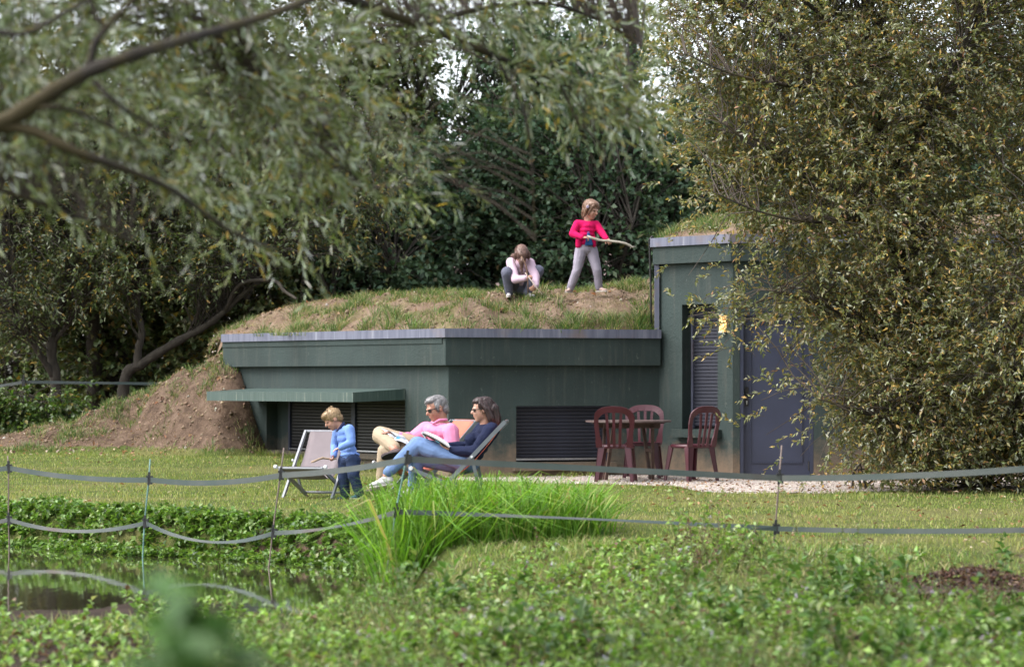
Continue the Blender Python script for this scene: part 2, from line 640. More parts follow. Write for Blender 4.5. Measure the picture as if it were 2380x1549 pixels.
def run_along(pts, o_in, o_out, z0, z1):
    """a mitred band along a chain of points, offset outwards (to the right of travel)"""
    pts = [Vector(p) for p in pts]
    nrm = []
    for i in range(len(pts)):
        ns = []
        for j in (i - 1, i):
            if 0 <= j < len(pts) - 1:
                t = (pts[j + 1] - pts[j]).normalized()
                ns.append(Vector((t.y, -t.x)))
        if len(ns) == 2:
            k = (ns[0] + ns[1]).normalized()
            nrm.append(k / max(0.35, k.dot(ns[0])))
        else:
            nrm.append(ns[0])
    mb = MB()
    for i in range(len(pts) - 1):
        q = []
        for z in (z0, z1):
            for (k, o) in ((i, o_out), (i + 1, o_out), (i + 1, o_in), (i, o_in)):
                p = pts[k] + nrm[k] * o
                q.append((p.x, p.y, z))
        mb.hexa(q)
    return mb


def slats(parent, pt, u0, u1, w0, w1, k, pitch, mat, th=0.007):
    """roller shutter: every slat is a piece of its own, sharing one mesh"""
    nsl = max(1, int(round((w1 - w0) / pitch)))
    p = (w1 - w0) / nsl
    prof = [(0, 0), (th * 0.75, p * 0.12), (th, p * 0.45), (th * 0.75, p * 0.82), (0, p * 0.93), (-0.008, p * 0.93), (-0.008, 0)]
    a, b = pt(u0, 0, k), pt(u1, 0, k)
    out = (pt(u0, 0, k - 1) - a).normalized()
    base = parent
    while base.parent is not None:
        base = base.parent
    loc = base.matrix_basis.translation
    mb = MB()
    nn = len(prof)
    vs = [(q + out * o + Vector((0, 0, z))) - a for q in (a, b) for (o, z) in prof]
    mb.add(vs, [tuple(range(nn)), tuple(range(nn, 2 * nn))[::-1]] + [(i, i + nn, (i + 1) % nn + nn, (i + 1) % nn) for i in range(nn)])
    me = mb.mesh('slat')
    me.materials.append(mat)
    for i in range(nsl):
        s = bpy.data.objects.new('slat', me)
        COL.objects.link(s)
        s.parent = parent
        s.location = Vector((a.x, a.y, w0 + i * p)) - loc


WT = 1.95
LW = (PC - PL).length
u_of = lambda s: LW - s                      # measured from the corner C
w_left, ptL, tL, nL = wall_part('wall', PL, PC, -0.3, 1.85, [(u_of(4.07), u_of(0.90), 0.22, 1.0)], 0.24)
w_front, ptF, tF, nF = wall_part('wall', PC, PA, -0.3, 1.85, [(0.91, 2.20, 0.19, 0.925)], 0.16)
w_obl, ptO, tO, nO = wall_part('wall', PA, PB, -0.3, 3.0, [(0.40, 1.01, 0.62, 2.25)], 0.24)
w_door, ptD, tD, nD = wall_part('wall', PB, PD, -0.3, 3.0, [(0.09, 1.04, 0.0, 2.14)], 0.14)
PA0 = Vector((2.55, 38.5))
w_side, ptS, tS, nS = wall_part('wall', PA0, PA, 1.0, 3.0, [], 0.2)

chainL = [PL, PC, PA]
obj('fascia', run_along([PL, PC, PA - (PA - PC).normalized() * 0.02], -0.10, 0.10, 1.455, 1.815), M_WALL, H, world=True)
obj('coping', run_along([PL, PC, PA - (PA - PC).normalized() * 0.02], -0.05, 0.135, 1.812, 1.925), M_COPING, H, world=True)
obj('fascia_ledge', run_along([PL, PC], -0.05, 0.112, 1.735, 1.8118), M_WALL, H, world=True)
chainR = [PA0, PA, PB, PD]
obj('fascia', run_along(chainR, -0.10, 0.085, 2.79, 3.02), M_WALL, H, world=True)
obj('coping', run_along(chainR, -0.05, 0.12, 3.018, 3.135), M_COPING, H, world=True)
# end flashing down the step between the two roofs
mb = MB()
mb.box((1.915, 31.98, 2.47), (0.06, 0.05, 1.10))
obj('flashing', mb, M_COPING, H, world=True)
mb = MB()
mb.tube([(1.845, 32.02, 1.92), (1.84, 32.03, 2.4), (1.825, 32.03, 3.0), (1.815, 32.0, 3.12), (1.86, 31.96, 3.16)], 0.016, 6)
obj('drain_hose', mb, M_RUBBER, H, world=True, smooth=True)

# awning slab over the left window
aR = Vector(ptL(u_of(0.90), 0))
aLft = Vector(ptL(u_of(4.30), 0))
mb = MB()
pr = []
for zb in (0, 1):
    for (p, o) in ((aLft, 0.86), (aR, 0.86), (aR, 0.002), (aLft, 0.002)):
        q = p + nL * o
        top = 1.148 - 0.045 * (o > 0.1)
        pr.append((q.x, q.y, top if zb else top - (0.125 if o > 0.1 else 0.145)))
mb.hexa(pr)
obj('awning', mb, M_AWN, H, world=True)

# left window: frame, two roller shutters, sill
win = obj('window', MB().bar(ptL(u_of(3.74), 0.988, 0.21), ptL(u_of(0.94), 0.988, 0.21), 0.05, 0.02), M_FRAME, H, world=True)
for (s0, s1) in ((3.78, 3.74), (2.30, 2.22), (0.94, 0.90)):
    a, b = ptL(u_of((s0 + s1) / 2), 0.235, 0.19), ptL(u_of((s0 + s1) / 2), 0.978, 0.19)
    obj('frame', MB().bar(a, b, abs(s0 - s1), 0.05, tuple(nL)), M_FRAME, win, world=True)
obj('jamb_board', MB().bar(ptL(u_of(3.925), 0.2, 0.20), ptL(u_of(3.925), 1.02, 0.20), 0.288, 0.03, tuple(nL)), M_WALL, win, world=True)
obj('backing', MB().bar(ptL(u_of(2.34), 0.2, 0.25), ptL(u_of(2.34), 1.05, 0.25), 2.9, 0.02, tuple(nL)), M_DARK, win, world=True)  # sheet added behind the slats, blocks light leaking through the gaps
mb = MB()
mb.bar(ptL(u_of(3.74), 0.30, 0.17), ptL(u_of(0.94), 0.30, 0.17), 0.03, 0.02)
obj('bottom_rail', mb, M_STEEL, win, world=True)
slats(win, ptL, u_of(3.74), u_of(2.30), 0.325, 0.985, 0.20, 0.045, M_SHUTD)
slats(win, ptL, u_of(2.22), u_of(0.94), 0.325, 0.985, 0.20, 0.045, M_SHUTD)
mb = MB()
a, b = ptL(u_of(4.05), 0.24, -0.05), ptL(u_of(0.92), 0.24, -0.05)
mb.bar(a + (-nL) * 0.13, b + (-nL) * 0.13, 0.28, 0.07)
obj('sill', mb, M_WALL, win, world=True)

# front window
win = obj('window', MB().bar(ptF(0.93, 0.912, 0.13), ptF(2.18, 0.912, 0.13), 0.05, 0.022), M_FRAME, H, world=True)
for u in (0.925, 2.185):
    obj('frame', MB().bar(ptF(u, 0.2, 0.13), ptF(u, 0.90, 0.13), 0.028, 0.05, tuple(nF)), M_FRAME, win, world=True)
obj('backing', MB().bar(ptF(1.555, 0.15, 0.175), ptF(1.555, 0.96, 0.175), 1.40, 0.02, tuple(nF)), M_DARK, win, world=True)
slats(win, ptF, 0.94, 2.17, 0.245, 0.90, 0.13, 0.047, M_SHUT)
mb = MB()
mb.bar(ptF(0.94, 0.228, 0.12), ptF(2.17, 0.228, 0.12), 0.03, 0.024)
obj('bottom_rail', mb, M_STEEL, win, world=True)
mb = MB()
a, b = ptF(0.86, 0.135, -0.03), ptF(2.26, 0.135, -0.03)
mb.bar(a, b, 0.14, 0.10)
obj('sill', mb, M_WALL, win, world=True)

# narrow window in the slanting wall
win = obj('window', MB().bar(ptO(0.42, 2.235, 0.2), ptO(0.99, 2.235, 0.2), 0.05, 0.022), M_FRAME, H, world=True)
for u in (0.416, 0.994):
    obj('frame', MB().bar(ptO(u, 0.63, 0.2), ptO(u, 2.224, 0.2), 0.03, 0.05, tuple(nO)), M_COPING, win, world=True)
obj('backing', MB().bar(ptO(0.705, 0.58, 0.25), ptO(0.705, 2.29, 0.25), 0.70, 0.02, tuple(nO)), M_DARK, win, world=True)
slats(win, ptO, 0.432, 0.978, 0.66, 2.22, 0.205, 0.046, M_SHUT)
mb = MB()
mb.bar(ptO(0.32, 0.57, -0.05), ptO(1.08, 0.57, -0.05), 0.16, 0.105)
obj('sill', mb, M_WALL, win, world=True)

# door
door = obj('door', MB().box(ptD(0.565, 1.05, 0.09), (0.86, 0.045, 2.06)), M_DOOR, H, world=True)
mb = MB()
for u in (0.115, 1.015):
    mb.bar(ptD(u, 0.0, 0.06), ptD(u, 2.135, 0.06), 0.046, 0.11, tuple(nD))
mb.bar(ptD(0.138, 2.112, 0.06), ptD(0.992, 2.112, 0.06), 0.11, 0.046)
obj('door_frame', mb, M_FRAME, door, world=True)
mb = MB()      # pressed panel: a raised rim round a flush sheet
y_ = 0.066
for (u0, u1, w0, w1) in ((0.235, 0.247, 0.19, 1.99), (0.895, 0.907, 0.19, 1.99), (0.247, 0.895, 0.19, 0.202), (0.247, 0.895, 1.978, 1.99)):
    mb.box(ptD((u0 + u1) / 2, (w0 + w1) / 2, y_ - 0.004), (u1 - u0, 0.010, w1 - w0))
obj('panel_moulding', mb, M_FRAME, door, world=True)
mb = MB()
mb.box(ptD(0.185, 1.05, 0.062), (0.045, 0.014, 0.25))
mb.tube([ptD(0.185, 1.08, 0.055), ptD(0.185, 1.08, 0.005), ptD(0.31, 1.08, 0.0)], 0.010, 8)
obj('handle', mb, M_RUBBER, door, world=True)
mb = MB()
mb.tube([ptD(0.185, 0.985, 0.054), ptD(0.185, 0.985, 0.045)], 0.011, 10)
mb.box(ptD(0.185, 0.965, 0.05), (0.012, 0.012, 0.03))
obj('lock_cylinder', mb, M_STEEL, door, world=True)
for zz in (0.16, 1.05, 1.95):
    mb = MB()
    mb.tube([ptD(0.985, zz - 0.06, 0.045), ptD(0.985, zz + 0.06, 0.045)], 0.013, 8)
    obj('hinge', mb, M_RUBBER, door, world=True)

# lit wall lamp beside the narrow window
lamp = thing('wall_lamp', 'lit square wall lamp with glowing front beside the narrow window', 'lamp', ptO(1.13, 1.98, 0) + nO * 0.0)
m, nt, n, l, bs = nodes_of('lamp_glow')
vo = n.new('ShaderNodeTexVoronoi')
vo.inputs['Scale'].default_value = 55
l.new(tex_coord(nt), vo.inputs['Vector'])
bs.inputs['Emission Strength'].default_value = 1.0
l.new(ramp(nt, vo.outputs['Distance'], [(0.15, (1.0, 0.75, 0.32)), (0.55, (0.35, 0.16, 0.04))]), bs.inputs['Emission Color'])
bs.inputs['Base Color'].default_value = (0.25, 0.15, 0.07, 1)
bs.inputs['Emission Strength'].default_value = 1.3
M_GLOW = m
mb = MB()
mb.bar(ptO(1.12, 1.885, -0.03), ptO(1.12, 2.095, -0.03), 0.075, 0.05, tuple(nO))
obj('glowing_panel', mb, M_GLOW, lamp, world=True)
mb = MB()
for zz in (1.878, 2.102):
    mb.bar(ptO(1.075, zz, -0.03), ptO(1.165, zz, -0.03), 0.065, 0.012)
mb.bar(ptO(1.12, 1.88, -0.002), ptO(1.12, 2.10, -0.002), 0.095, 0.006, tuple(nO))
obj('lamp_housing', mb, M_STEEL, lamp, world=True)

# ------------------------------------------------------------------ soil on the roofs
def line_dist(x, y, a, b):
    t = (b - a).normalized()
    return (x - a.x) * (-t.y) + (y - a.y) * t.x          # positive behind the wall


PL2 = Vector((-4.9, 38.0))


def mound_z(x, y):
    x, y = np.asarray(x, float), np.asarray(y, float)
    s = np.minimum(line_dist(x, y, PL, PC), line_dist(x, y, PC, PA))
    e = line_dist(x, y, PL2, PL)
    rise = np.interp(x, [-4.6, -3.6, -2.6, -1.2, 0.2, 1.0, 1.6, 1.95], [0.16, 0.48, 0.57, 0.62, 0.62, 0.62, 0.70, 0.80])
    z = 1.885 + rise * (1 - np.exp(-np.clip(s, 0, 9) / 0.75)) * (0.25 + 0.75 * sstep(-0.1, 0.9, e))
    z = z - 0.5 * sstep(2.6, 6.0, s) - 0.9 * sstep(0.05, -0.5, e)
    k = np.clip(s * 3, 0, 1)
    z = z + ((fbm(x * 1.7, y * 1.7, 51) - 0.5) * 0.22 + (fbm(x * 5, y * 5, 52) - 0.5) * 0.17) * k
    return z


nu, nsv = 150, 70
front = []
for i in range(nu):
    t = i / (nu - 1) * 1.0
    Ltot1, Ltot2 = (PC - PL).length + 0.3, (PA - PC).length
    q = t * (Ltot1 + Ltot2)
    if q < Ltot1:
        d_ = (PC - PL).normalized()
        front.append(PL - d_ * 0.3 + d_ * q)
    else:
        d_ = (PA - PC).normalized()
        front.append(PC + d_ * (q - Ltot1))
fr = np.array([[p.x, p.y] for p in front])
inw = np.stack([np.interp(fr[:, 0], [-5, -4, -0.8, 1.95], [0.35, 0.35, 0.12, 0.0]), np.ones(nu)], -1)
inw = unit(inw)
sv = np.concatenate([np.linspace(-0.03, 3.0, 50), np.linspace(3.2, 7.0, 20)])
MX = fr[:, None, 0] + inw[:, None, 0] * sv[None]
MY = fr[:, None, 1] + inw[:, None, 1] * sv[None]
MX = np.minimum(MX, 1.90 + np.maximum(MY - 32.0, 0) * 0.09)
MZ = mound_z(MX, MY)
kk = np.arange(nu * nsv).reshape(nu, nsv)
mq = np.stack([kk[:-1, :-1], kk[1:, :-1], kk[1:, 1:], kk[:-1, 1:]], -1).reshape(-1, 4)
m, nt, n, l, bs = nodes_of('roof_soil')
co = tex_coord(nt)
s1 = noise_tex(nt, co, 3.0, 6, 0.65)
c = ramp(nt, s1, [(0.28, (0.11, 0.075, 0.05)), (0.48, (0.235, 0.165, 0.118)), (0.72, (0.36, 0.27, 0.20))])
c = mixc(nt, ramp(nt, noise_tex(nt, co, 1.8, 5), [(0.50, (0, 0, 0)), (0.64, (0.7, 0.7, 0.7))]), c, (0.17, 0.16, 0.07))
l.new(c, bs.inputs['Base Color'])
bs.inputs['Roughness'].default_value = 0.95
bs.inputs['Specular IOR Level'].default_value = 0.1
bump(nt, noise_tex(nt, co, 16, 8, 0.75), 1.0, 0.07, bs)
M_RSOIL = m
roof_soil = obj('roof_soil', arrays_mesh('roof_soil', np.stack([MX, MY, MZ], -1).reshape(-1, 3), mq), M_RSOIL, H, smooth=True, world=True)


def mound_r(x, y):
    x, y = np.asarray(x, float), np.asarray(y, float)
    s = np.minimum(np.minimum(line_dist(x, y, PA, PB), line_dist(x, y, PB, PD)), x - 1.95)
    return 3.11 + 0.42 * (1 - np.exp(-np.clip(s, 0, 9) / 0.7)) + (fbm(x * 3, y * 3, 61) - 0.5) * 0.14 * np.clip(s * 4, 0, 1)


xs, ss = np.linspace(1.92, 7.2, 90), np.concatenate([np.linspace(-0.02, 2.4, 40), np.linspace(2.6, 7, 10)])
yf = np.where(xs < PB.x, PA.y + (xs - PA.x) / (PB.x - PA.x) * (PB.y - PA.y), PB.y)
MY = yf[:, None] + ss[None]
MX = np.maximum(np.repeat(xs[:, None], 50, 1), 1.96 + np.maximum(MY - 32.0, 0) * 0.0925)
kk = np.arange(90 * 50).reshape(90, 50)
mq = np.stack([kk[:-1, :-1], kk[1:, :-1], kk[1:, 1:], kk[:-1, 1:]], -1).reshape(-1, 4)
obj('roof_soil', arrays_mesh('roof_soil', np.stack([MX, MY, mound_r(MX, MY)], -1).reshape(-1, 3), mq), M_RSOIL, H, smooth=True, world=True)

# ------------------------------------------------------------------ garden furniture
M_PLUM = mat_plain('plum_plastic', (0.055, 0.010, 0.017), 0.38, 0.12, 6, 0.05)
M_WOOD = mat_plain('weathered_teak', (0.055, 0.030, 0.022), 0.6, 0.45, 8, 0.3, stretch=(1, 1, 0.2))
M_WOODT = mat_plain('weathered_table_top', (0.10, 0.07, 0.065), 0.45, 0.4, 9, 0.3, stretch=(0.3, 3, 1))
M_ALU = mat_plain('grey_aluminium', (0.22, 0.23, 0.255), 0.4, 0.1, 15, 0.03)
M_ALUD = mat_plain('dark_grey_aluminium', (0.12, 0.135, 0.15), 0.42, 0.1, 15, 0.03)
M_CAPW = mat_plain('white_plastic_cap', (0.62, 0.63, 0.66), 0.4, 0.05, 20, 0)


def mat_canvas(name, col, rough=0.8):
    m, nt, n, l, bs = nodes_of(name)
    co = tex_coord(nt)
    f = noise_tex(nt, co, 5, 3)
    l.new(ramp(nt, f, [(0.3, tuple(c * 0.9 for c in col)), (0.7, tuple(c * 1.08 for c in col))]), bs.inputs['Base Color'])
    bs.inputs['Roughness'].default_value = rough
    bs.inputs['Sheen Weight'].default_value = 0.15
    wv = n.new('ShaderNodeTexWave')
    wv.inputs['Scale'].default_value = 180
    l.new(co, wv.inputs['Vector'])
    bump(nt, wv.outputs['Fac'], 0.15, 0.001, bs)
    tr = n.new('ShaderNodeBsdfTranslucent')
    tr.inputs['Color'].default_value = (*col, 1)
    mx = n.new('ShaderNodeMixShader')
    mx.inputs[0].default_value = 0.18
    l.new(bs.outputs[0], mx.inputs[1])
    l.new(tr.outputs[0], mx.inputs[2])
    l.new(mx.outputs[0], n['Material Output'].inputs['Surface'])
    return m


M_SLING_G = mat_canvas('taupe_canvas', (0.21, 0.175, 0.185))
M_SLING_O = mat_canvas('coral_canvas', (0.60, 0.15, 0.09))


def plastic_chair(label, loc, rz, group):
    t = thing('plastic_chair', label, 'chair', loc, rz, group)
    # seat: rounded, slightly dished
    mb = MB()
    n = 20
    ring = []
    for k in range(n):
        a = 2 * math.pi * k / n
        x = 0.215 * math.copysign(abs(math.cos(a)) ** 0.55, math.cos(a))
        y = 0.205 * math.copysign(abs(math.sin(a)) ** 0.55, math.sin(a))
        ring.append((x * (1 + 0.06 * (y > 0)), y))
    rows_ = [(1.0, 0.405), (1.02, 0.425), (1.0, 0.443), (0.94, 0.449), (0.80, 0.444), (0.4, 0.438)]
    vs = [(x * k, y * k, z) for (k, z) in rows_ for (x, y) in ring]
    fs = [tuple(range(n))[::-1]]
    for j in range(len(rows_) - 1):
        fs += [(j * n + i, j * n + (i + 1) % n, (j + 1) * n + (i + 1) % n, (j + 1) * n + i) for i in range(n)]
    fs.append(tuple((len(rows_) - 1) * n + i for i in range(n)))
    mb.add(vs, fs)
    obj('seat', mb, M_PLUM, t, smooth=True)
    for sx in (-1, 1):
        for sy in (-1, 1):
            # angle-section leg: wide at the seat, tapering and splayed
            mb = MB()
            top = Vector((sx * 0.185, sy * 0.175, 0.435))
            bot = Vector((sx * 0.245, sy * 0.245, 0.0))
            for (wa, dirv) in ((1, Vector((-sx, 0, 0))), (2, Vector((0, -sy, 0)))):
                w0, w1, th = 0.085, 0.045, 0.012
                nrm_ = Vector((0, -sy, 0)) if wa == 1 else Vector((-sx, 0, 0))
                o0, o1 = top + Vector((sx * 0.02, sy * 0.02, 0)), bot
                q = [o0, o0 + dirv * w0, o0 + dirv * w0 + nrm_ * th, o0 + nrm_ * th]
                p = [o1, o1 + dirv * w1, o1 + dirv * w1 + nrm_ * th, o1 + nrm_ * th]
                mb.hexa(p + q)
            obj('leg', mb, M_PLUM, t)
    # arched back rim
    def bk(x, z):                  # leaning, gently curved back surface
        return Vector((x, -0.175 - (z - 0.42) * 0.20 - 0.25 * 0.16 + 0.55 * x * x, z))
    path = []
    for k in range(0, 5):
        path.append((-0.185 - 0.035 * k / 4, 0.42 + 0.07 * k))
    for k in range(1, 12):
        a = math.pi - math.pi * k / 12
        path.append((0.222 * math.copysign(abs(math.cos(a)) ** 0.7, math.cos(a)), 0.72 + 0.165 * math.sin(a) ** 0.75))
    for k in range(4, -1, -1):
        path.append((0.185 + 0.035 * k / 4, 0.42 + 0.07 * k))
    pts = [bk(x, z) for x, z in path]
    mb = MB()
    vs, fs = [], []
    m_ = len(pts)
    for i, p in enumerate(pts):
        tt = (pts[min(i + 1, m_ - 1)] - pts[max(i - 1, 0)]).normalized()
        nr = Vector((0, 1, 0.2)).normalized()
        s_ = tt.cross(nr).normalized()
        w = 0.027 + (0.012 if abs(i - m_ / 2) < 5 else 0) + (0.012 if i < 2 or i > m_ - 3 else 0)
        vs += [p + s_ * w - nr * 0.009, p + s_ * w + nr * 0.009, p - s_ * w + nr * 0.009, p - s_ * w - nr * 0.009]
    for i in range(m_ - 1):
        for k in range(4):
            fs.append((i * 4 + k, i * 4 + (k + 1) % 4, i * 4 + 4 + (k + 1) % 4, i * 4 + 4 + k))
    fs += [(3, 2, 1, 0), tuple(4 * (m_ - 1) + k for k in range(4))]
    mb.add(vs, fs)
    obj('back_rim', mb, M_PLUM, t)
    for x in (-0.085, 0.0, 0.085):
        mb = MB()
        a, b = bk(x * 0.8, 0.43), bk(x * 1.05, 0.855 - abs(x) * 0.25)
        mid = bk(x * 0.9, 0.64) + Vector((0, -0.012, 0))
        mb.bar(a, mid, 0.034, 0.014, (0, 1, 0))
        mb.bar(mid, b, 0.034, 0.014, (0, 1, 0))
        obj('back_slat', mb, M_PLUM, t)
    return t


CG = 'plum plastic chairs round the terrace table'
plastic_chair('plum plastic slatted chair with its back to the viewer, left of the round table', (1.28, 29.75, 0.02), rad(-8), CG)
plastic_chair('plum plastic slatted chair behind the round table, facing the lawn', (1.68, 30.95, 0.02), rad(172), CG)
plastic_chair('plum plastic slatted chair standing alone below the narrow window, right of the table', (2.22, 29.95, 0.02), rad(36), CG)

# round table
tb = thing('round_table', 'round weathered wooden garden table between the plum plastic chairs', 'table', (1.46, 30.35, 0.02), rad(10))
top = obj('table_top', MB().tube([(0, 0, 0.700), (0, 0, 0.716)], 0.46, 24), M_WOOD, tb)
nb = 9
for i in range(nb):
    y0, y1 = -0.54 + 1.08 * i / nb + 0.003, -0.54 + 1.08 * (i + 1) / nb - 0.003
    poly = []
    for k in range(5):
        y = y0 + (y1 - y0) * k / 4
        poly.append((math.sqrt(max(0.0004, 0.29 - y * y)), y))
    for k in range(4, -1, -1):
        y = y0 + (y1 - y0) * k / 4
        poly.append((-math.sqrt(max(0.0004, 0.29 - y * y)), y))
    obj('plank', MB().prism(poly, 0.717, 0.737), M_WOODT, top)
mb = MB()
mb.bar((-0.36, -0.2, 0.67), (0.36, -0.2, 0.67), 0.04, 0.058)
mb.bar((-0.36, 0.2, 0.67), (0.36, 0.2, 0.67), 0.04, 0.058)
obj('apron', mb, M_WOOD, tb)
for sx in (-1, 1):
    for sy in (-1, 1):
        obj('leg', MB().bar((sx * 0.25, sy * 0.26, 0.66), (sx * 0.30, sy * 0.06 - 0.0, 0.0), 0.055, 0.035, (1, 0, 0)), M_WOOD, tb)
    obj('cross_brace', MB().bar((sx * 0.27, -0.20, 0.36), (sx * 0.27, 0.20, 0.36), 0.03, 0.045), M_WOOD, tb)


def deck_chair(label, loc, rz, sling, alu, top_y=-0.42, top_z=0.80, w=0.27, group='folding deck chairs on the lawn', sit=0.0):
    t = thing('deck_chair', label, 'deck chair', loc, rz, group)
    foot, front, rear = (0.28, 0.0), (0.48, 0.33), (-0.32, 0.02)
    for sx in (-1, 1):
        obj('back_rail', MB().bar((sx * w, foot[0], foot[1]), (sx * w, top_y, top_z), 0.022, 0.042, (0, 1, 0)), alu, t)
        obj('seat_rail', MB().bar((sx * (w - 0.035), front[0], front[1]), (sx * (w - 0.035), rear[0], rear[1]), 0.022, 0.040), alu, t)
        k = 0.56
        py, pz = foot[0] + (top_y - foot[0]) * k, foot[1] + (top_z - foot[1]) * k
        obj('prop', MB().bar((sx * (w + 0.024), py, pz), (sx * (w - 0.01), rear[0] + 0.07, 0.045), 0.020, 0.034, (0, 1, 0)), alu, t)
        mb = MB()
        mb.tube([(sx * (w + 0.03), py, pz), (sx * (w + 0.045), py, pz)], 0.014, 8)
        mb.tube([(sx * (w - 0.01), front[0] + 0.0, front[1] + 0.012), (sx * (w + 0.02), front[0], front[1] + 0.012)], 0.022, 8)
        obj('end_cap', mb, M_CAPW, t)
    mb = MB()
    mb.tube([(-w, top_y, top_z), (w, top_y, top_z)], 0.014, 8)
    obj('top_bar', mb, alu, t)
    obj('cross_bar', MB().tube([(-w + 0.05, rear[0] + 0.06, 0.045), (w - 0.05, rear[0] + 0.06, 0.045)], 0.013, 8), alu, t)
    obj('front_bar', MB().tube([(-w + 0.03, front[0], front[1]), (w - 0.03, front[0], front[1])], 0.013, 8), alu, t)
    # canvas hanging in a curve between the bars
    n_ = 22
    a, b = Vector((0, front[0], front[1] + 0.018)), Vector((0, top_y, top_z + 0.015))
    c1, c2 = Vector((0, 0.24, 0.12 - sit)), Vector((0, -0.05, 0.14 - sit))
    pts = []
    for i in range(n_ + 1):
        k = i / n_
        pts.append(a * (1 - k) ** 3 + c1 * 3 * k * (1 - k) ** 2 + c2 * 3 * k * k * (1 - k) + b * k ** 3)
    hw = w - 0.055
    vs, fs = [], []
    cx = 6
    for i, p in enumerate(pts):
        tt = (pts[min(i + 1, n_)] - pts[max(i - 1, 0)]).normalized()
        nr = Vector((0, -tt.z, tt.y)) * -1
        for lay in (0, 1):
            for j in range(cx + 1):
                x = -hw + 2 * hw * j / cx
                sag = 0.012 * (1 - (x / hw) ** 2) * math.sin(math.pi * i / n_)
                vs.append(p + Vector((x, 0, 0)) + nr * (0.0015 if lay else -0.0015) + Vector((0, 0, -sag)))
    st = 2 * (cx + 1)
    for i in range(n_):
        for j in range(cx):
            fs.append((i * st + j, i * st + j + 1, (i + 1) * st + j + 1, (i + 1) * st + j))
            o = cx + 1
            fs.append((i * st + o + j, (i + 1) * st + o + j, (i + 1) * st + o + j + 1, i * st + o + j + 1))
        fs.append((i * st, (i + 1) * st, (i + 1) * st + cx + 1, i * st + cx + 1))
        fs.append((i * st + cx, i * st + 2 * cx + 1, (i + 1) * st + 2 * cx + 1, (i + 1) * st + cx))
    obj('sling', MB().add(vs, fs), sling, t, smooth=True)
    return t


z_ = lambda x, y: gz(x, y)
cb = P(725, 1155, 25.85)
deck_chair('empty grey deck chair with taupe canvas on the lawn beside the small boy', (cb.x + 0.05, cb.y, z_(cb.x, cb.y)), rad(164), M_SLING_G, M_ALU, -0.40, 0.70, 0.275)
MAN_D, WOM_D = 26.75, 25.35
wc = P(1062, 1150, WOM_D)
deck_chair('grey deck chair with coral canvas that the woman in navy sits in', (wc.x + 0.02, wc.y, z_(wc.x, wc.y)), rad(87), M_SLING_O, M_ALUD, -0.50, 0.825, 0.275, sit=0.0)
mc = P(985, 1150, MAN_D)
deck_chair('grey deck chair with coral canvas that the man in pink sits in', (mc.x + 0.0, mc.y + 0.15, z_(mc.x, mc.y)), rad(122), M_SLING_O, M_ALUD, -0.52, 0.80, 0.275)

# ------------------------------------------------------------------ tape fence along the stream
m, nt, n, l, bs = nodes_of('woven_fence_tape')
co = tex_coord(nt)
c = ramp(nt, noise_tex(nt, co, 1.1, 4), [(0.42, (0.085, 0.12, 0.11)), (0.60, (0.15, 0.165, 0.155)), (0.70, (0.15, 0.12, 0.105))])
wv = n.new('ShaderNodeTexWave')
wv.inputs['Scale'].default_value = 120
l.new(co, wv.inputs['Vector'])
c = mixc(nt, 0.25, c, wv.outputs['Color'], 'MULTIPLY')
l.new(c, bs.inputs['Base Color'])
bs.inputs['Roughness'].default_value = 0.6
tr = n.new('ShaderNodeBsdfTranslucent')
l.new(c, tr.inputs['Color'])
mx = n.new('ShaderNodeMixShader')
mx.inputs[0].default_value = 0.45
l.new(bs.outputs[0], mx.inputs[1])
l.new(tr.outputs[0], mx.inputs[2])
l.new(mx.outputs[0], n['Material Output'].inputs['Surface'])
M_TAPE = m
M_STAKE = mat_plain('rusty_stake', (0.13, 0.095, 0.08), 0.6, 0.4, 25, 0.2, stretch=(1, 1, 0.2))
M_STAKEG = mat_plain('green_stake', (0.10, 0.20, 0.18), 0.5, 0.3, 25, 0.1)
M_CLIP = mat_plain('black_plastic_clip', (0.014, 0.014, 0.015), 0.5, 0.2, 25, 0.05)

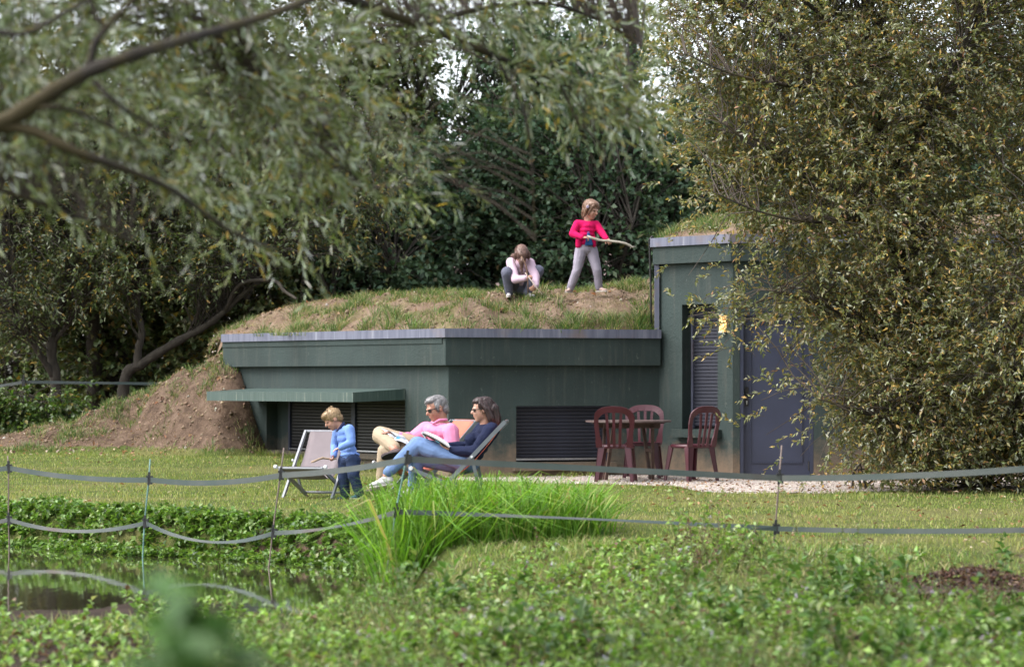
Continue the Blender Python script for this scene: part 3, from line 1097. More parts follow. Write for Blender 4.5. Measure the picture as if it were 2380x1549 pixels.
POSTS = [  # top px, upper clip px, lower clip px, foot px, depth, stake material, label
    ((18, 1058), (20, 1085), (20, 1205), (22, 1300), 22.6, M_STAKE, 'thin rusty fence stake standing in the water nearest the left edge'),
    ((349, 1066), (346, 1112), (336, 1212), (330, 1330), 21.2, M_STAKEG, 'thin fence stake, green above and rusty below, between the two other stakes in the pond'),
    ((660, 1040), (652, 1101), (634, 1235), (622, 1345), 20.0, M_STAKE, 'leaning rusty fence stake in front of the empty deck chair'),
    ((949, 1050), (945, 1064), (920, 1186), (905, 1290), 18.2, M_STAKEG, 'leaning green fence stake in the tall reed grass in front of the woman'),
    ((1817, 1034), (1811, 1108), (1802, 1225), (1798, 1262), 18.4, M_STAKE, 'thin rusty fence stake standing in front of the door'),
]
up_pts, lo_pts = [], []
for (tp, uc, lc, ft, d, sm, lab) in POSTS:
    a, u, lo, f = P(*tp, d), P(*uc, d), P(*lc, d), P(*ft, d)
    f2 = f + (f - u).normalized() * 0.35
    po = thing('fence_stake', lab, 'fence stake', (f.x, f.y, f.z), 0, 'stakes of the tape fence along the stream')
    obj('stake', MB().tube([f2, f, lo, u, a], [0.007, 0.007, 0.007, 0.0068, 0.006], 7), sm, po, smooth=True, world=True)
    ax = (a - f).normalized()
    for q in (u, lo):
        mb = MB()
        mb.bar(q - ax * 0.055, q + ax * 0.06, 0.020, 0.022, (0, 1, 0))
        mb.bar(q - ax * 0.04 + Vector((0.022, -0.004, -0.008)), q + ax * 0.035 + Vector((0.022, -0.004, -0.008)), 0.024, 0.026, (0, 1, 0))
        mb.bar(q + ax * 0.012 + Vector((-0.012, -0.004, 0)), q + ax * 0.028 + Vector((-0.012, -0.004, 0)), 0.02, 0.03, (0, 1, 0))
        obj('clip', mb, M_CLIP, po, world=True)
    up_pts.append(u + Vector((0.012, -0.012, -0.008)))
    lo_pts.append(lo + Vector((0.012, -0.012, -0.008)))


def tape(pts, sags, width, twist):
    """ribbon sagging between its clips; a few twists"""
    mb = MB()
    line, w = [], []
    for i in range(len(pts) - 1):
        a, b = pts[i], pts[i + 1]
        for k in range(14):
            t = k / 14
            line.append(a.lerp(b, t) - Vector((0, 0, sags[i] * 4 * t * (1 - t))))
            w.append(twist[i] * math.sin(math.pi * t) * 1.2)
    line.append(pts[-1])
    w.append(0)
    vs, fs = [], []
    for p, tw in zip(line, w):
        u = Vector((0, math.sin(tw), math.cos(tw)))
        nn = Vector((0, math.cos(tw), -math.sin(tw)))
        vs += [p - u * width / 2 - nn * 0.0006, p + u * width / 2 - nn * 0.0006, p + u * width / 2 + nn * 0.0006, p - u * width / 2 + nn * 0.0006]
    for i in range(len(line) - 1):
        for k in range(4):
            fs.append((i * 4 + k, i * 4 + 4 + k, i * 4 + 4 + (k + 1) % 4, i * 4 + (k + 1) % 4))
    return mb.add(vs, fs)


u_all = [P(-330, 1075, 23.8)] + up_pts + [P(2420, 1086, 17.2), P(2900, 1062, 16.5)]
l_all = [P(-330, 1180, 23.8)] + lo_pts + [P(2420, 1230, 17.2), P(2900, 1215, 16.5)]
tag(obj('fence_tape', tape(u_all, [0.05, 0.035, 0.045, 0.02, 0.0, 0.02, 0.01], 0.046, [0.1, 0.2, 0.1, 0.1, 0.15, 0.1, 0]), M_TAPE),
    'grey green woven tape strung along the tops of the fence stakes', 'fence tape', 'tapes of the stream fence')
tag(obj('fence_tape', tape(l_all, [0.10, 0.09, 0.12, 0.035, -0.01, 0.015, 0.01], 0.038, [0.2, 0.6, 0.9, 0.9, 1.0, 0.15, 0]), M_TAPE),
    'sagging lower woven tape of the fence, running through the tall reed grass', 'fence tape', 'tapes of the stream fence')
mb = MB()
q = P(1752, 1233, 18.5)
mb.tube([q, q + Vector((0.015, -0.01, -0.012)), q + Vector((0.035, -0.012, -0.03))], [0.010, 0.008, 0.002], 6)
tag(obj('tape_knot', mb, M_CLIP, smooth=True), 'dark knot tied in the lower fence tape left of the stake by the door', 'knot')

# far fence at the wood's edge
fp = thing('fence_stake', 'dark fence stake in the shade at the wood edge, far left', 'fence stake', P(55, 985, 39.0), 0, 'stakes of the far tape fence')
obj('stake', MB().tube([P(57, 1000, 39.0), P(55, 870, 39.0)], 0.013, 6), M_CLIP, fp, world=True)
for yy in (889, 943):
    obj('clip', MB().box(P(55, yy, 38.98), (0.05, 0.05, 0.11)), M_CLIP, fp, world=True)
tag(obj('fence_tape', tape([P(-120, 905, 39.6), P(55, 887, 39.0), P(420, 892, 39.4)], [0.03, 0.0], 0.05, [0.1, 0.5]), M_TAPE),
    'pale upper tape of the far fence in the shade of the wood', 'fence tape', 'tapes of the far fence')
tag(obj('fence_tape', tape([P(-120, 962, 39.6), P(55, 943, 39.0), P(140, 950, 39.2)], [0.03, 0.0], 0.05, [0.1, 0.2]), M_TAPE),
    'pale lower tape of the far fence above the ivy', 'fence tape', 'tapes of the far fence')

# ------------------------------------------------------------------ people
def mat_skin(name, col, blush=(0.42, 0.15, 0.105)):
    m, nt, n, l, bs = nodes_of(name)
    co = tex_coord(nt)
    c = mixc(nt, ramp(nt, noise_tex(nt, co, 9, 3), [(0.45, (0, 0, 0)), (0.7, (0.35, 0.35, 0.35))]), col, blush)
    l.new(c, bs.inputs['Base Color'])
    bs.inputs['Roughness'].default_value = 0.5
    bs.inputs['Subsurface Weight'].default_value = 0.12
    bs.inputs['Subsurface Radius'].default_value = (0.012, 0.004, 0.002)
    return m


def mat_cloth(name, col, var=0.12, rough=0.85, fold=18, fs=0.5, sheen=0.0, scale=6):
    m, nt, n, l, bs = nodes_of(name)
    co = tex_coord(nt)
    f = noise_tex(nt, co, scale, 4)
    l.new(ramp(nt, f, [(0.3, tuple(c * (1 - var) for c in col)), (0.7, tuple(min(1, c * (1 + var)) for c in col))]), bs.inputs['Base Color'])
    bs.inputs['Roughness'].default_value = rough
    bs.inputs['Specular IOR Level'].default_value = 0.2
    bs.inputs['Sheen Weight'].default_value = sheen
    nz = n.new('ShaderNodeTexNoise')
    nz.inputs['Scale'].default_value = fold
    nz.inputs['Detail'].default_value = 4
    nz.noise_type = 'RIDGED_MULTIFRACTAL'
    nz.inputs['Distortion'].default_value = 1.2
    l.new(co, nz.inputs['Vector'])
    bump(nt, nz.outputs['Fac'], fs * 0.7, 0.012, bs)
    return m


def mat_hair(name, a, b, axis_scale=(60, 60, 5)):
    m, nt, n, l, bs = nodes_of(name)
    f = noise_tex(nt, tex_coord(nt, 'Object', axis_scale), 1.0, 4, 0.6)
    l.new(ramp(nt, f, [(0.3, a), (0.7, b)]), bs.inputs['Base Color'])
    bs.inputs['Roughness'].default_value = 0.45
    bump(nt, f, 0.6, 0.006, bs)
    return m


M_SKIN = mat_skin('skin_fair', (0.43, 0.235, 0.17))
M_SKIN2 = mat_skin('skin_tanned', (0.38, 0.19, 0.13))
M_LIP = mat_plain('lips', (0.42, 0.15, 0.13), 0.45, 0.05, 10, 0)
M_EYE = mat_plain('eyes', (0.03, 0.022, 0.018), 0.2, 0.05, 10, 0)
M_LENS = mat_plain('sunglass_lens', (0.012, 0.012, 0.016), 0.08, 0.05, 10, 0)
M_WHITE = mat_plain('white_canvas_shoe', (0.52, 0.50, 0.51), 0.7, 0.1, 18, 0.2)
M_SOLE = mat_plain('rubber_sole', (0.55, 0.52, 0.48), 0.7, 0.1, 18, 0.1)
M_BLACKSOLE = mat_plain('black_sole', (0.012, 0.010, 0.010), 0.7, 0.2, 18, 0.1)


def frame(fwd, up):
    f = vec(fwd).normalized()
    u = vec(up)
    u = (u - f * u.dot(f)).normalized()
    r = f.cross(u)
    return Matrix((r, f, u)).transposed()          # columns: right, forward, up


def fuse(mb, name, mat, parent, voxel=0.008, smooth=4, wr=0.0, wsc=9.0, seed=0, zs=1.9):
    """grow one continuous skin over overlapping closed pieces"""
    me = mb.mesh(name)
    t = bpy.data.objects.new('tmp', me)
    COL.objects.link(t)
    r = t.modifiers.new('r', 'REMESH')
    r.mode = 'VOXEL'
    r.voxel_size = voxel
    s = t.modifiers.new('s', 'SMOOTH')
    s.factor = 0.5
    s.iterations = smooth
    dc = t.modifiers.new('d', 'DECIMATE')
    dc.ratio = 0.36
    dg = bpy.context.evaluated_depsgraph_get()
    out = bpy.data.meshes.new_from_object(t.evaluated_get(dg))
    bpy.data.objects.remove(t, do_unlink=True)
    bpy.data.meshes.remove(me)
    out.name = name
    if wr:
        n_ = len(out.vertices)
        co = np.empty(n_ * 3, dtype=np.float32)
        no = np.empty(n_ * 3, dtype=np.float32)
        out.vertices.foreach_get('co', co)
        out.vertices.foreach_get('normal', no)
        co, no = co.reshape(-1, 3), no.reshape(-1, 3)
        h = np.array([mnoise.noise(Vector((p[0] * wsc + seed, p[1] * wsc, p[2] * wsc * zs))) for p in co])
        h = 1 - 2 * np.abs(h) ** 0.7
        co = co + no * (h * wr)[:, None]
        out.vertices.foreach_set('co', co.ravel().astype(np.float32))
        out.update()
    out.materials.clear()
    return obj(name, out, mat, parent, smooth=True, world=True)


def head(body, c, h, M, neck_to, neck_r):
    """skull, face, nose, lips, chin, ears into the body mesh; returns a local->world map"""
    L = lambda x, y, z: vec(c) + M @ (Vector((x, y, z)) * h)
    e = lambda p, r: body.ell(L(*p), tuple(q * h for q in r), M, 14, 10)
    e((0, -0.07, 0.13), (0.315, 0.41, 0.36))
    e((0, 0.10, -0.10), (0.255, 0.27, 0.37))
    e((0, 0.19, -0.37), (0.14, 0.13, 0.105))
    e((0, 0.02, -0.26), (0.22, 0.24, 0.17))
    e((0, 0.31, 0.07), (0.20, 0.07, 0.05))
    e((0.12, 0.26, -0.12), (0.09, 0.09, 0.10))
    e((-0.12, 0.26, -0.12), (0.09, 0.09, 0.10))
    body.cap(L(0, 0.345, 0.04), 0.035 * h, L(0, 0.43, -0.10), 0.052 * h, 8)
    e((0, 0.325, -0.215), (0.085, 0.045, 0.028))
    e((0, 0.315, -0.265), (0.075, 0.045, 0.028))
    for s in (-1, 1):
        e((s * 0.315, -0.04, -0.03), (0.035, 0.085, 0.115))
    body.cap(L(0, -0.10, -0.22), neck_r, neck_to, neck_r * 1.15)
    return L


def face_bits(parent, L, M, h, eyes=True):
    if eyes:
        for s in (-1, 1):
            mb = MB()
            mb.ell(L(s * 0.125, 0.325, 0.005), (0.05 * h, 0.028 * h, 0.026 * h), M, 10, 6)
            obj('eye', mb, M_EYE, parent, smooth=True, world=True)
    mb = MB()
    mb.ell(L(0, 0.348, -0.238), (0.075 * h, 0.024 * h, 0.020 * h), M, 10, 6)
    obj('mouth', mb, M_LIP, parent, smooth=True, world=True)


def hand(mb, wrist, f, n, k=1.0, curl=0.7, thumb=1):
    """palm, four unequal bent fingers and a thumb; f along the fingers, n out of the palm"""
    w = vec(wrist)
    f = vec(f).normalized()
    n = vec(n)
    n = (n - f * n.dot(f)).normalized()
    s = f.cross(n)
    M = Matrix((s, f, n)).transposed()
    mb.ell(w + f * 0.05 * k, (0.042 * k, 0.058 * k, 0.018 * k), M)
    for off, ln in ((-0.030, 0.064), (-0.010, 0.078), (0.011, 0.072), (0.030, 0.056)):
        p = w + f * 0.092 * k + s * off * k
        pts, d = [w + f * 0.05 * k + s * off * k, p], f
        for j in range(3):
            a = curl * (0.75 + 0.35 * j)
            d = (Quaternion(s, a) @ f) if j == 0 else (Quaternion(s, curl * 0.9) @ d)
            p = p + d * ln * k * (0.45, 0.32, 0.25)[j]
            pts.append(p)
        mb.chain(pts, [0.010 * k, 0.0095 * k, 0.009 * k, 0.0085 * k, 0.0075 * k], 8)
    b = w + f * 0.025 * k + s * thumb * 0.030 * k
    d = (f * 0.7 + s * thumb * 0.55 + n * 0.45).normalized()
    t1 = b + d * 0.035 * k
    t2 = t1 + (d + n * 0.3 + f * 0.4).normalized() * 0.03 * k
    mb.chain([w + f * 0.02 * k, b, t1, t2], [0.014 * k, 0.013 * k, 0.011 * k, 0.009 * k], 8)


def shoe(parent, ankle, toe, up, ln, mat, sole, wd=0.36):
    """low shoe: heel cup, instep, toe box, with its sole as a part"""
    M = frame(toe, up)
    a = vec(ankle)
    Lp = lambda x, y, z: a + M @ (Vector((x, y, z)) * ln)
    mb = MB()
    mb.ell(Lp(0, -0.06, -0.19), (0.145 * ln, 0.19 * ln, 0.155 * ln), M)
    mb.ell(Lp(0, 0.22, -0.235), (0.155 * ln, 0.30 * ln, 0.115 * ln), M)
    mb.ell(Lp(0, 0.47, -0.265), (0.165 * ln, 0.22 * ln, 0.088 * ln), M)
    mb.cap(Lp(0, 0.0, -0.10), 0.125 * ln, Lp(0, 0.20, -0.19), 0.125 * ln)
    s = fuse(mb, 'shoe', mat, parent, 0.006, 4)
    mb = MB()
    poly = []
    for k in range(20):
        t = 2 * math.pi * k / 20
        y = 0.20 + 0.48 * math.cos(t)
        x = (0.165 + 0.02 * math.cos(t)) * math.sin(t)
        poly.append((x, y))
    vs = [Lp(x, y, z) for z in (-0.375, -0.325) for x, y in poly]
    n_ = 20
    mb.add(vs, [tuple(range(n_))[::-1], tuple(range(n_, 2 * n_))] + [(i, (i + 1) % n_, n_ + (i + 1) % n_, n_ + i) for i in range(n_)])
    obj('sole', mb, sole, s, world=True)
    mb = MB()
    for y in (0.12, 0.19, 0.26):
        mb.tube([Lp(-0.085, y, -0.125 - (y - 0.12) * 0.35), Lp(0, y + 0.02, -0.092 - (y - 0.12) * 0.35), Lp(0.085, y, -0.125 - (y - 0.12) * 0.35)], 0.012 * ln, 5)
    obj('laces', mb, M_SOLE if sole is not M_BLACKSOLE else mat, s, world=True)
    return s


def glasses(parent, L, h):
    mb = MB()
    pts = {}
    for s in (-1, 1):
        ring = [L(s * 0.135 + 0.105 * math.cos(a), 0.375 - 0.05 * abs(s * 0.135 + 0.105 * math.cos(a)) * 2, 0.0 + 0.075 * math.sin(a)) for a in np.linspace(0, 2 * math.pi, 13)[:-1]]
        c = sum(ring, Vector()) / 12
        back = [p + (L(0, -0.03, 0) - L(0, 0, 0)) for p in ring]
        mb.add(ring + back, [tuple(range(12)), tuple(range(12, 24))[::-1]] + [(i, i + 12, (i + 1) % 12 + 12, (i + 1) % 12) for i in range(12)])
    g = obj('sunglasses', mb, M_LENS, parent, world=True)
    mb = MB()
    mb.tube([L(-0.05, 0.385, 0.03), L(0, 0.40, 0.035), L(0.05, 0.385, 0.03)], 0.016 * h, 6)
    for s in (-1, 1):
        mb.tube([L(s * 0.23, 0.335, 0.03), L(s * 0.30, 0.15, 0.035), L(s * 0.335, -0.06, 0.03)], 0.018 * h, 6)
    obj('temples', mb, M_RUBBER, g, world=True)


def torso(mb, hip, chest, sh, wa, wc, dep, M):
    """pelvis to chest as stacked ellipsoids; M gives right/forward/up of the trunk"""
    for t, w, d in ((0.0, wa, dep), (0.25, wa * 0.95, dep * 0.97), (0.5, (wa + wc) / 2 * 0.97, dep), (0.75, wc, dep * 1.02), (1.0, wc * 0.94, dep * 0.92)):
        p = vec(hip).lerp(vec(chest), t)
        mb.ell(p, (w, d, (vec(chest) - vec(hip)).length * 0.26), M)
    mb.chain([sh[0], vec(chest) + (vec(sh[0]) - vec(chest)) * 0.2, vec(chest) + (vec(sh[1]) - vec(chest)) * 0.2, sh[1]], [dep * 0.55, dep * 0.75, dep * 0.75, dep * 0.55])


PG = 'family in the garden'

# --- small boy with a stick -------------------------------------------------
Z5 = zoomer(640, 940, 5.53)
d0 = 25.6
root = thing('person', 'small blond child in a light blue sweater and jeans holding a stick', 'person', (P(805, 1157, d0).x, d0, gz(P(805, 1157, d0).x, d0)), 0, PG)
body, swe, tro, hair, col = MB(), MB(), MB(), MB(), MB()
hf = Vector((-0.80, -0.30, -0.50))
M = frame(hf, Vector((-0.45, -0.1, 0.9)))
hc = Z5(840, 322, d0)
L = head(body, hc, 0.225, M, Z5(960, 440, d0 + 0.01), 0.042)
nearS, farS = Z5(1062, 452, d0 - 0.10), Z5(905, 500, d0 + 0.10)
nE, nW = Z5(1085, 620, d0 - 0.15), Z5(950, 688, d0 - 0.17)
fE, fW = Z5(872, 665, d0 + 0.13), Z5(858, 790, d0 + 0.02)
body.chain([nearS, nE, nW], [0.036, 0.030, 0.022])
body.chain([farS, fE, fW], [0.036, 0.030, 0.022])
hand(body, nW, Z5(880, 712, d0 - 0.17) - nW, Vector((-0.2, 0.2, -1)), 0.62, 0.35, -1)
hand(body, fW, Z5(838, 860, d0 - 0.02) - fW, Vector((-0.9, 0.1, 0.3)), 0.62, 1.15, -1)
hip, chest = Z5(1070, 800, d0), Z5(985, 490, d0)
Mt = frame(Vector((-0.92, -0.38, 0)), chest - hip)
body.ell(hip.lerp(chest, 0.5), (0.09, 0.075, 0.17), Mt)
nH, fH = Z5(1110, 860, d0 - 0.06), Z5(1010, 860, d0 + 0.06)
nK, nA = Z5(1115, 1060, d0 - 0.10), Z5(1190, 1290, d0 - 0.06)
fK, fA = Z5(988, 1085, d0 + 0.05), Z5(1005, 1310, d0 + 0.06)
body.chain([nH, nK, nA], [0.05, 0.04, 0.03])
body.chain([fH, fK, fA], [0.05, 0.04, 0.03])
body.chain([nH, hip, fH], [0.06, 0.07, 0.06])
fuse(body, 'body', M_SKIN, root, 0.006, 3)
torso(swe, hip + Vector((0, 0, -0.005)), chest, (nearS, farS), 0.108, 0.105, 0.088, Mt)
swe.chain([nearS, nE, nW], [0.055, 0.047, 0.034])
swe.chain([farS, fE, fW], [0.055, 0.047, 0.034])
swe.ell(hip + Vector((0, 0, 0.01)), (0.118, 0.104, 0.035), Mt)
fuse(swe, 'sweater', mat_cloth('sky_blue_knit', (0.15, 0.25, 0.56), 0.08, 0.9, 14, 0.35), root, 0.006, 4, 0.003, 11, 3, 1.1)
tro.chain([nH, nK, nA + Vector((0, 0, 0.0))], [0.082, 0.062, 0.048])
tro.chain([fH, fK, fA], [0.082, 0.062, 0.048])
tro.ell(hip + Vector((0, 0, -0.045)), (0.105, 0.092, 0.075), Mt)
fuse(tro, 'jeans', mat_cloth('dark_denim', (0.019, 0.031, 0.072), 0.3, 0.85, 16, 0.6, 0.0, 14), root, 0.006, 3, 0.0045, 11, 9, 1.3)
col.tube([Z5(905, 480, d0 - 0.04), Z5(945, 425, d0 - 0.065), Z5(985, 375, d0 - 0.02), Z5(985, 370, d0 + 0.03)], 0.017, 8)
obj('collar', col, mat_cloth('navy_collar', (0.015, 0.02, 0.06)), root, smooth=True, world=True)
hair.ell(L(0, -0.08, 0.16), (0.345 * 0.225, 0.44 * 0.225, 0.37 * 0.225), M)
hair.ell(L(0, 0.10, 0.32), (0.27 * 0.225, 0.30 * 0.225, 0.19 * 0.225), M)
hair.ell(L(0, -0.28, -0.05), (0.29 * 0.225, 0.22 * 0.225, 0.25 * 0.225), M)
for k in range(7):
    a = random.uniform(-0.12, 0.12)
    hair.cap(L(a, -0.25 + 0.05 * k, 0.48), 0.010, L(a * 1.3, -0.30 + 0.05 * k, 0.57), 0.004, 6)
fuse(hair, 'hair', mat_hair('blond_hair', (0.20, 0.125, 0.06), (0.38, 0.26, 0.14)), root, 0.005, 2, 0.0022, 60, 1, 0.12)
face_bits(root, L, M, 0.225)
M_BLUESHOE = mat_plain('blue_green_shoe', (0.015, 0.075, 0.13), 0.6, 0.2, 20, 0.1)
shoe(root, nA + Vector((0, 0, 0.0)), Vector((-1, -0.3, 0)), (0, 0, 1), 0.155, M_BLUESHOE, M_SOLE)
shoe(root, fA, Vector((-1, -0.35, 0)), (0, 0, 1), 0.150, M_BLUESHOE, M_BLACKSOLE)
M_STICK = mat_plain('peeled_stick', (0.30, 0.22, 0.15), 0.8, 0.3, 20, 0.3)
mb = MB()
mb.tube([Z5(558, 884, d0 - 0.06), Z5(600, 868, d0 - 0.05), Z5(660, 842, d0 - 0.04), Z5(712, 826, d0 - 0.03), Z5(760, 834, d0 - 0.02), Z5(850, 846, d0 - 0.01), Z5(890, 832, d0)],
        [0.010, 0.012, 0.011, 0.013, 0.011, 0.010, 0.008], 8)
tag(obj('stick', mb, M_STICK, smooth=True), 'short bent stick in the small hand of the small boy', 'stick', 'sticks the children hold')

# --- standing girl ------------------------------------------------------------
Z7 = zoomer(1330, 460, 5.96)
d0 = 32.75
sc_ = 1.0
root = thing('person', 'standing child in a bright pink cardigan and grey jeans holding a long branch', 'person', (P(1360, 685, d0).x, d0, P(1360, 685, d0).z), 0, PG)
body, car, tee, tro, hair = MB(), MB(), MB(), MB(), MB()
M = frame(Vector((0.72, -0.62, -0.34)), Vector((0.18, -0.12, 1)))
hc = Z7(462, 232, d0)
hh = 0.262
L = head(body, hc, hh, M, Z7(412, 405, d0 + 0.02), 0.045)
rS, lS = Z7(268, 430, d0 - 0.02), Z7(530, 438, d0 + 0.05)
rE, rW = Z7(200, 575, d0 - 0.05), Z7(332, 622, d0 - 0.16)
lE, lW = Z7(602, 545, d0 - 0.02), Z7(678, 645, d0 - 0.14)
body.chain([rS, rE, rW], [0.045, 0.038, 0.026])
body.chain([lS, lE, lW], [0.045, 0.038, 0.026])
hand(body, rW, Z7(420, 628, d0 - 0.18) - rW, Vector((0.1, 0.3, -1)), 0.80, 0.95, 1)
hand(body, lW, Z7(725, 690, d0 - 0.20) - lW, Vector((0.3, 0.5, -0.8)), 0.80, 1.0, -1)
hip, chest = Z7(392, 765, d0), Z7(402, 470, d0)
Mt = frame(Vector((0.28, -0.96, 0)), chest - hip)
body.ell(hip.lerp(chest, 0.5), (0.10, 0.075, 0.22), Mt)
rH, lH = Z7(318, 810, d0), Z7(468, 815, d0 + 0.03)
rK, rA = Z7(258, 1100, d0 - 0.03), Z7(165, 1345, d0)
lK, lA = Z7(545, 1090, d0 - 0.02), Z7(572, 1330, d0 + 0.03)
body.chain([rH, rK, rA], [0.065, 0.05, 0.035])
body.chain([lH, lK, lA], [0.065, 0.05, 0.035])
body.chain([rH, hip, lH], [0.07, 0.08, 0.07])
fuse(body, 'body', M_SKIN, root, 0.007, 3)
torso(car, Z7(388, 700, d0 + 0.01), chest, (rS, lS), 0.132, 0.118, 0.098, Mt)
car.chain([rS, rE, rW], [0.054, 0.050, 0.036])
car.chain([lS, lE, lW], [0.054, 0.050, 0.036])
cg = fuse(car, 'cardigan', mat_cloth('fuchsia_knit', (0.52, 0.005, 0.085), 0.10, 0.9, 15, 0.4), root, 0.007, 4, 0.003, 9, 5, 0.8)
mb = MB()
for zx0, zx1 in ((244, 342), (470, 526)):
    mb.chain([Z7((zx0 + zx1) / 2, 640, d0 - 0.065), Z7((zx0 + zx1) / 2 + (8 if zx0 > 300 else -6), 738, d0 - 0.045)], [0.052 if zx0 < 300 else 0.032, 0.047 if zx0 < 300 else 0.027])
fuse(mb, 'cardigan_front', cg.data.materials[0], root, 0.008, 3)
tee.hexa([Z7(368, 742, d0 - 0.105), Z7(492, 738, d0 - 0.095), Z7(480, 735, d0 - 0.02), Z7(375, 740, d0 - 0.02),
          Z7(412, 540, d0 - 0.112), Z7(438, 545, d0 - 0.112), Z7(435, 545, d0 - 0.02), Z7(415, 540, d0 - 0.02)])
fuse(tee, 't_shirt', mat_cloth('royal_blue_jersey', (0.02, 0.075, 0.22)), root, 0.007, 3)
mb = MB()
for k in range(5):
    mb.ell(Z7(427 + 2 * k * (k % 2), 420 + 34 * k, d0 - 0.108 - 0.004 * k), 0.006, None, 6, 4)
obj('buttons', mb, cg.data.materials[0], cg, smooth=True, world=True)
tro.chain([rH, rK, rA], [0.086, 0.062, 0.051])
tro.chain([lH, lK, lA], [0.086, 0.062, 0.051])
tro.ell(Z7(390, 785, d0 + 0.01), (0.128, 0.095, 0.085), Mt)
fuse(tro, 'jeans', mat_cloth('lilac_grey_denim', (0.27, 0.245, 0.30), 0.12, 0.85, 15, 0.6), root, 0.007, 3, 0.004, 10, 2, 1.3)
hr = hh
hair.ell(L(0, -0.10, 0.16), (0.36 * hr, 0.44 * hr, 0.38 * hr), M)
hair.ell(L(0, 0.08, 0.34), (0.27 * hr, 0.28 * hr, 0.17 * hr), M)
for s in (-1, 1):
    hair.chain([L(s * 0.30, 0.02, 0.22), L(s * 0.33, -0.06, -0.05), L(s * 0.31, -0.10, -0.42)], [0.09 * hr, 0.09 * hr, 0.06 * hr])
    hair.chain([L(s * 0.22, 0.24, 0.26), L(s * 0.30, 0.17, 0.0), L(s * 0.29, 0.13, -0.22)], [0.06 * hr, 0.04 * hr, 0.02 * hr], 8)
hair.chain([L(0, -0.36, 0.1), L(0, -0.34, -0.34)], [0.22 * hr, 0.16 * hr])
hair.ell(L(0, -0.28, -0.15), (0.32 * hr, 0.2 * hr, 0.26 * hr), M)
fuse(hair, 'hair', mat_hair('light_brown_hair', (0.10, 0.05, 0.032), (0.25, 0.145, 0.095)), root, 0.005, 2, 0.0022, 60, 1, 0.12)
face_bits(root, L, M, hh)
mb = MB()
for k in range(5):
    a = 2 * math.pi * k / 5
    mb.ell(Z7(414 + 13 * math.cos(a), 190 + 13 * math.sin(a), d0 - 0.105), (0.011, 0.006, 0.011), None, 8, 5)
obj('hair_clip', mb, mat_plain('lilac_clip', (0.30, 0.26, 0.36), 0.4), root, smooth=True, world=True)
M_BEIGE = mat_plain('beige_pink_shoe', (0.47, 0.33, 0.29), 0.75, 0.15, 20, 0.2)
shoe(root, rA + Vector((0, 0, 0.015)), Vector((-0.45, -0.9, 0)), (0, 0, 1), 0.205, M_BEIGE, M_SOLE)
shoe(root, lA + Vector((0, 0, 0.015)), Vector((0.75, -0.65, 0)), (0, 0, 1), 0.205, M_BEIGE, M_SOLE)
mb = MB()
dd = d0 - 0.24
mb.tube([Z7(402, 606, dd), Z7(480, 636, dd), Z7(560, 662, dd), Z7(630, 672, dd), Z7(700, 672, dd - 0.01), Z7(780, 684, dd - 0.02), Z7(860, 692, dd - 0.03),
         Z7(950, 712, dd - 0.03), Z7(1010, 742, dd - 0.03), Z7(1045, 764, dd - 0.03), Z7(1092, 756, dd - 0.03)],
        [0.015, 0.018, 0.018, 0.016, 0.016, 0.017, 0.016, 0.017, 0.018, 0.014, 0.004], 8)
mb.tube([Z7(1035, 758, dd - 0.03), Z7(1012, 785, dd - 0.03)], [0.012, 0.004], 6)
tag(obj('stick', mb, mat_plain('grey_branch', (0.30, 0.27, 0.225), 0.85, 0.35, 16, 0.4), smooth=True), 'long grey crooked branch held by the girl in pink', 'stick', 'sticks the children hold')

# --- crouching girl -------------------------------------------------------------
Z6 = zoomer(1180, 560, 9.114)
d0 = 32.7
root = thing('person', 'crouching child in a pale pink sweater with bowed head and white shoes', 'person', (P(1210, 690, d0).x, d0, P(1210, 690, d0).z), 0, PG)
body, swe, tro, hair = MB(), MB(), MB(), MB()
hh = 0.262
M = frame(Vector((0.10, -0.62, -0.78)), Vector((0.02, -0.75, 0.66)))
hc = Z6(565, 430, d0 - 0.10)
L = head(body, hc, hh, M, Z6(520, 575, d0 + 0.02), 0.05)
rS, lS = Z6(330, 590, d0 + 0.02), Z6(745, 600, d0 + 0.02)
rE, rW = Z6(430, 960, d0 - 0.22), Z6(640, 930, d0 - 0.30)
lE, lW = Z6(870, 900, d0 - 0.16), Z6(875, 1090, d0 - 0.30)
body.chain([rS, rE, rW], [0.048, 0.04, 0.028])
body.chain([lS, lE, lW], [0.048, 0.04, 0.028])
hand(body, rW, Z6(735, 890, d0 - 0.33) - rW, Vector((0.2, 0.5, -0.8)), 0.82, 1.05, 1)
hand(body, lW, Z6(790, 1160, d0 - 0.34) - lW, Vector((-0.7, 0.6, -0.2)), 0.82, 1.05, 1)
hip, chest = Z6(525, 1120, d0 + 0.20), Z6(535, 640, d0 + 0.02)
Mt = frame(Vector((0, -0.92, -0.35)), chest - hip)
body.ell(hip.lerp(chest, 0.5), (0.11, 0.08, 0.22), Mt)
rH, lH = Z6(430, 1120, d0 + 0.20), Z6(630, 1120, d0 + 0.20)
rK, rA = Z6(245, 805, d0 - 0.17), Z6(295, 1235, d0 - 0.02)
lK, lA = Z6(925, 765, d0 - 0.05), Z6(690, 1235, d0 - 0.02)
body.chain([rH, rK, rA], [0.07, 0.055, 0.038])
body.chain([lH, lK, lA], [0.07, 0.055, 0.038])
body.chain([rH, hip, lH], [0.08, 0.09, 0.08])
fuse(body, 'body', M_SKIN, root, 0.007, 3)
torso(swe, hip.lerp(chest, 0.25), chest, (rS, lS), 0.128, 0.125, 0.10, Mt)
swe.chain([rS, rE, rW], [0.068, 0.056, 0.042])
swe.chain([lS, lE, lW], [0.068, 0.056, 0.042])
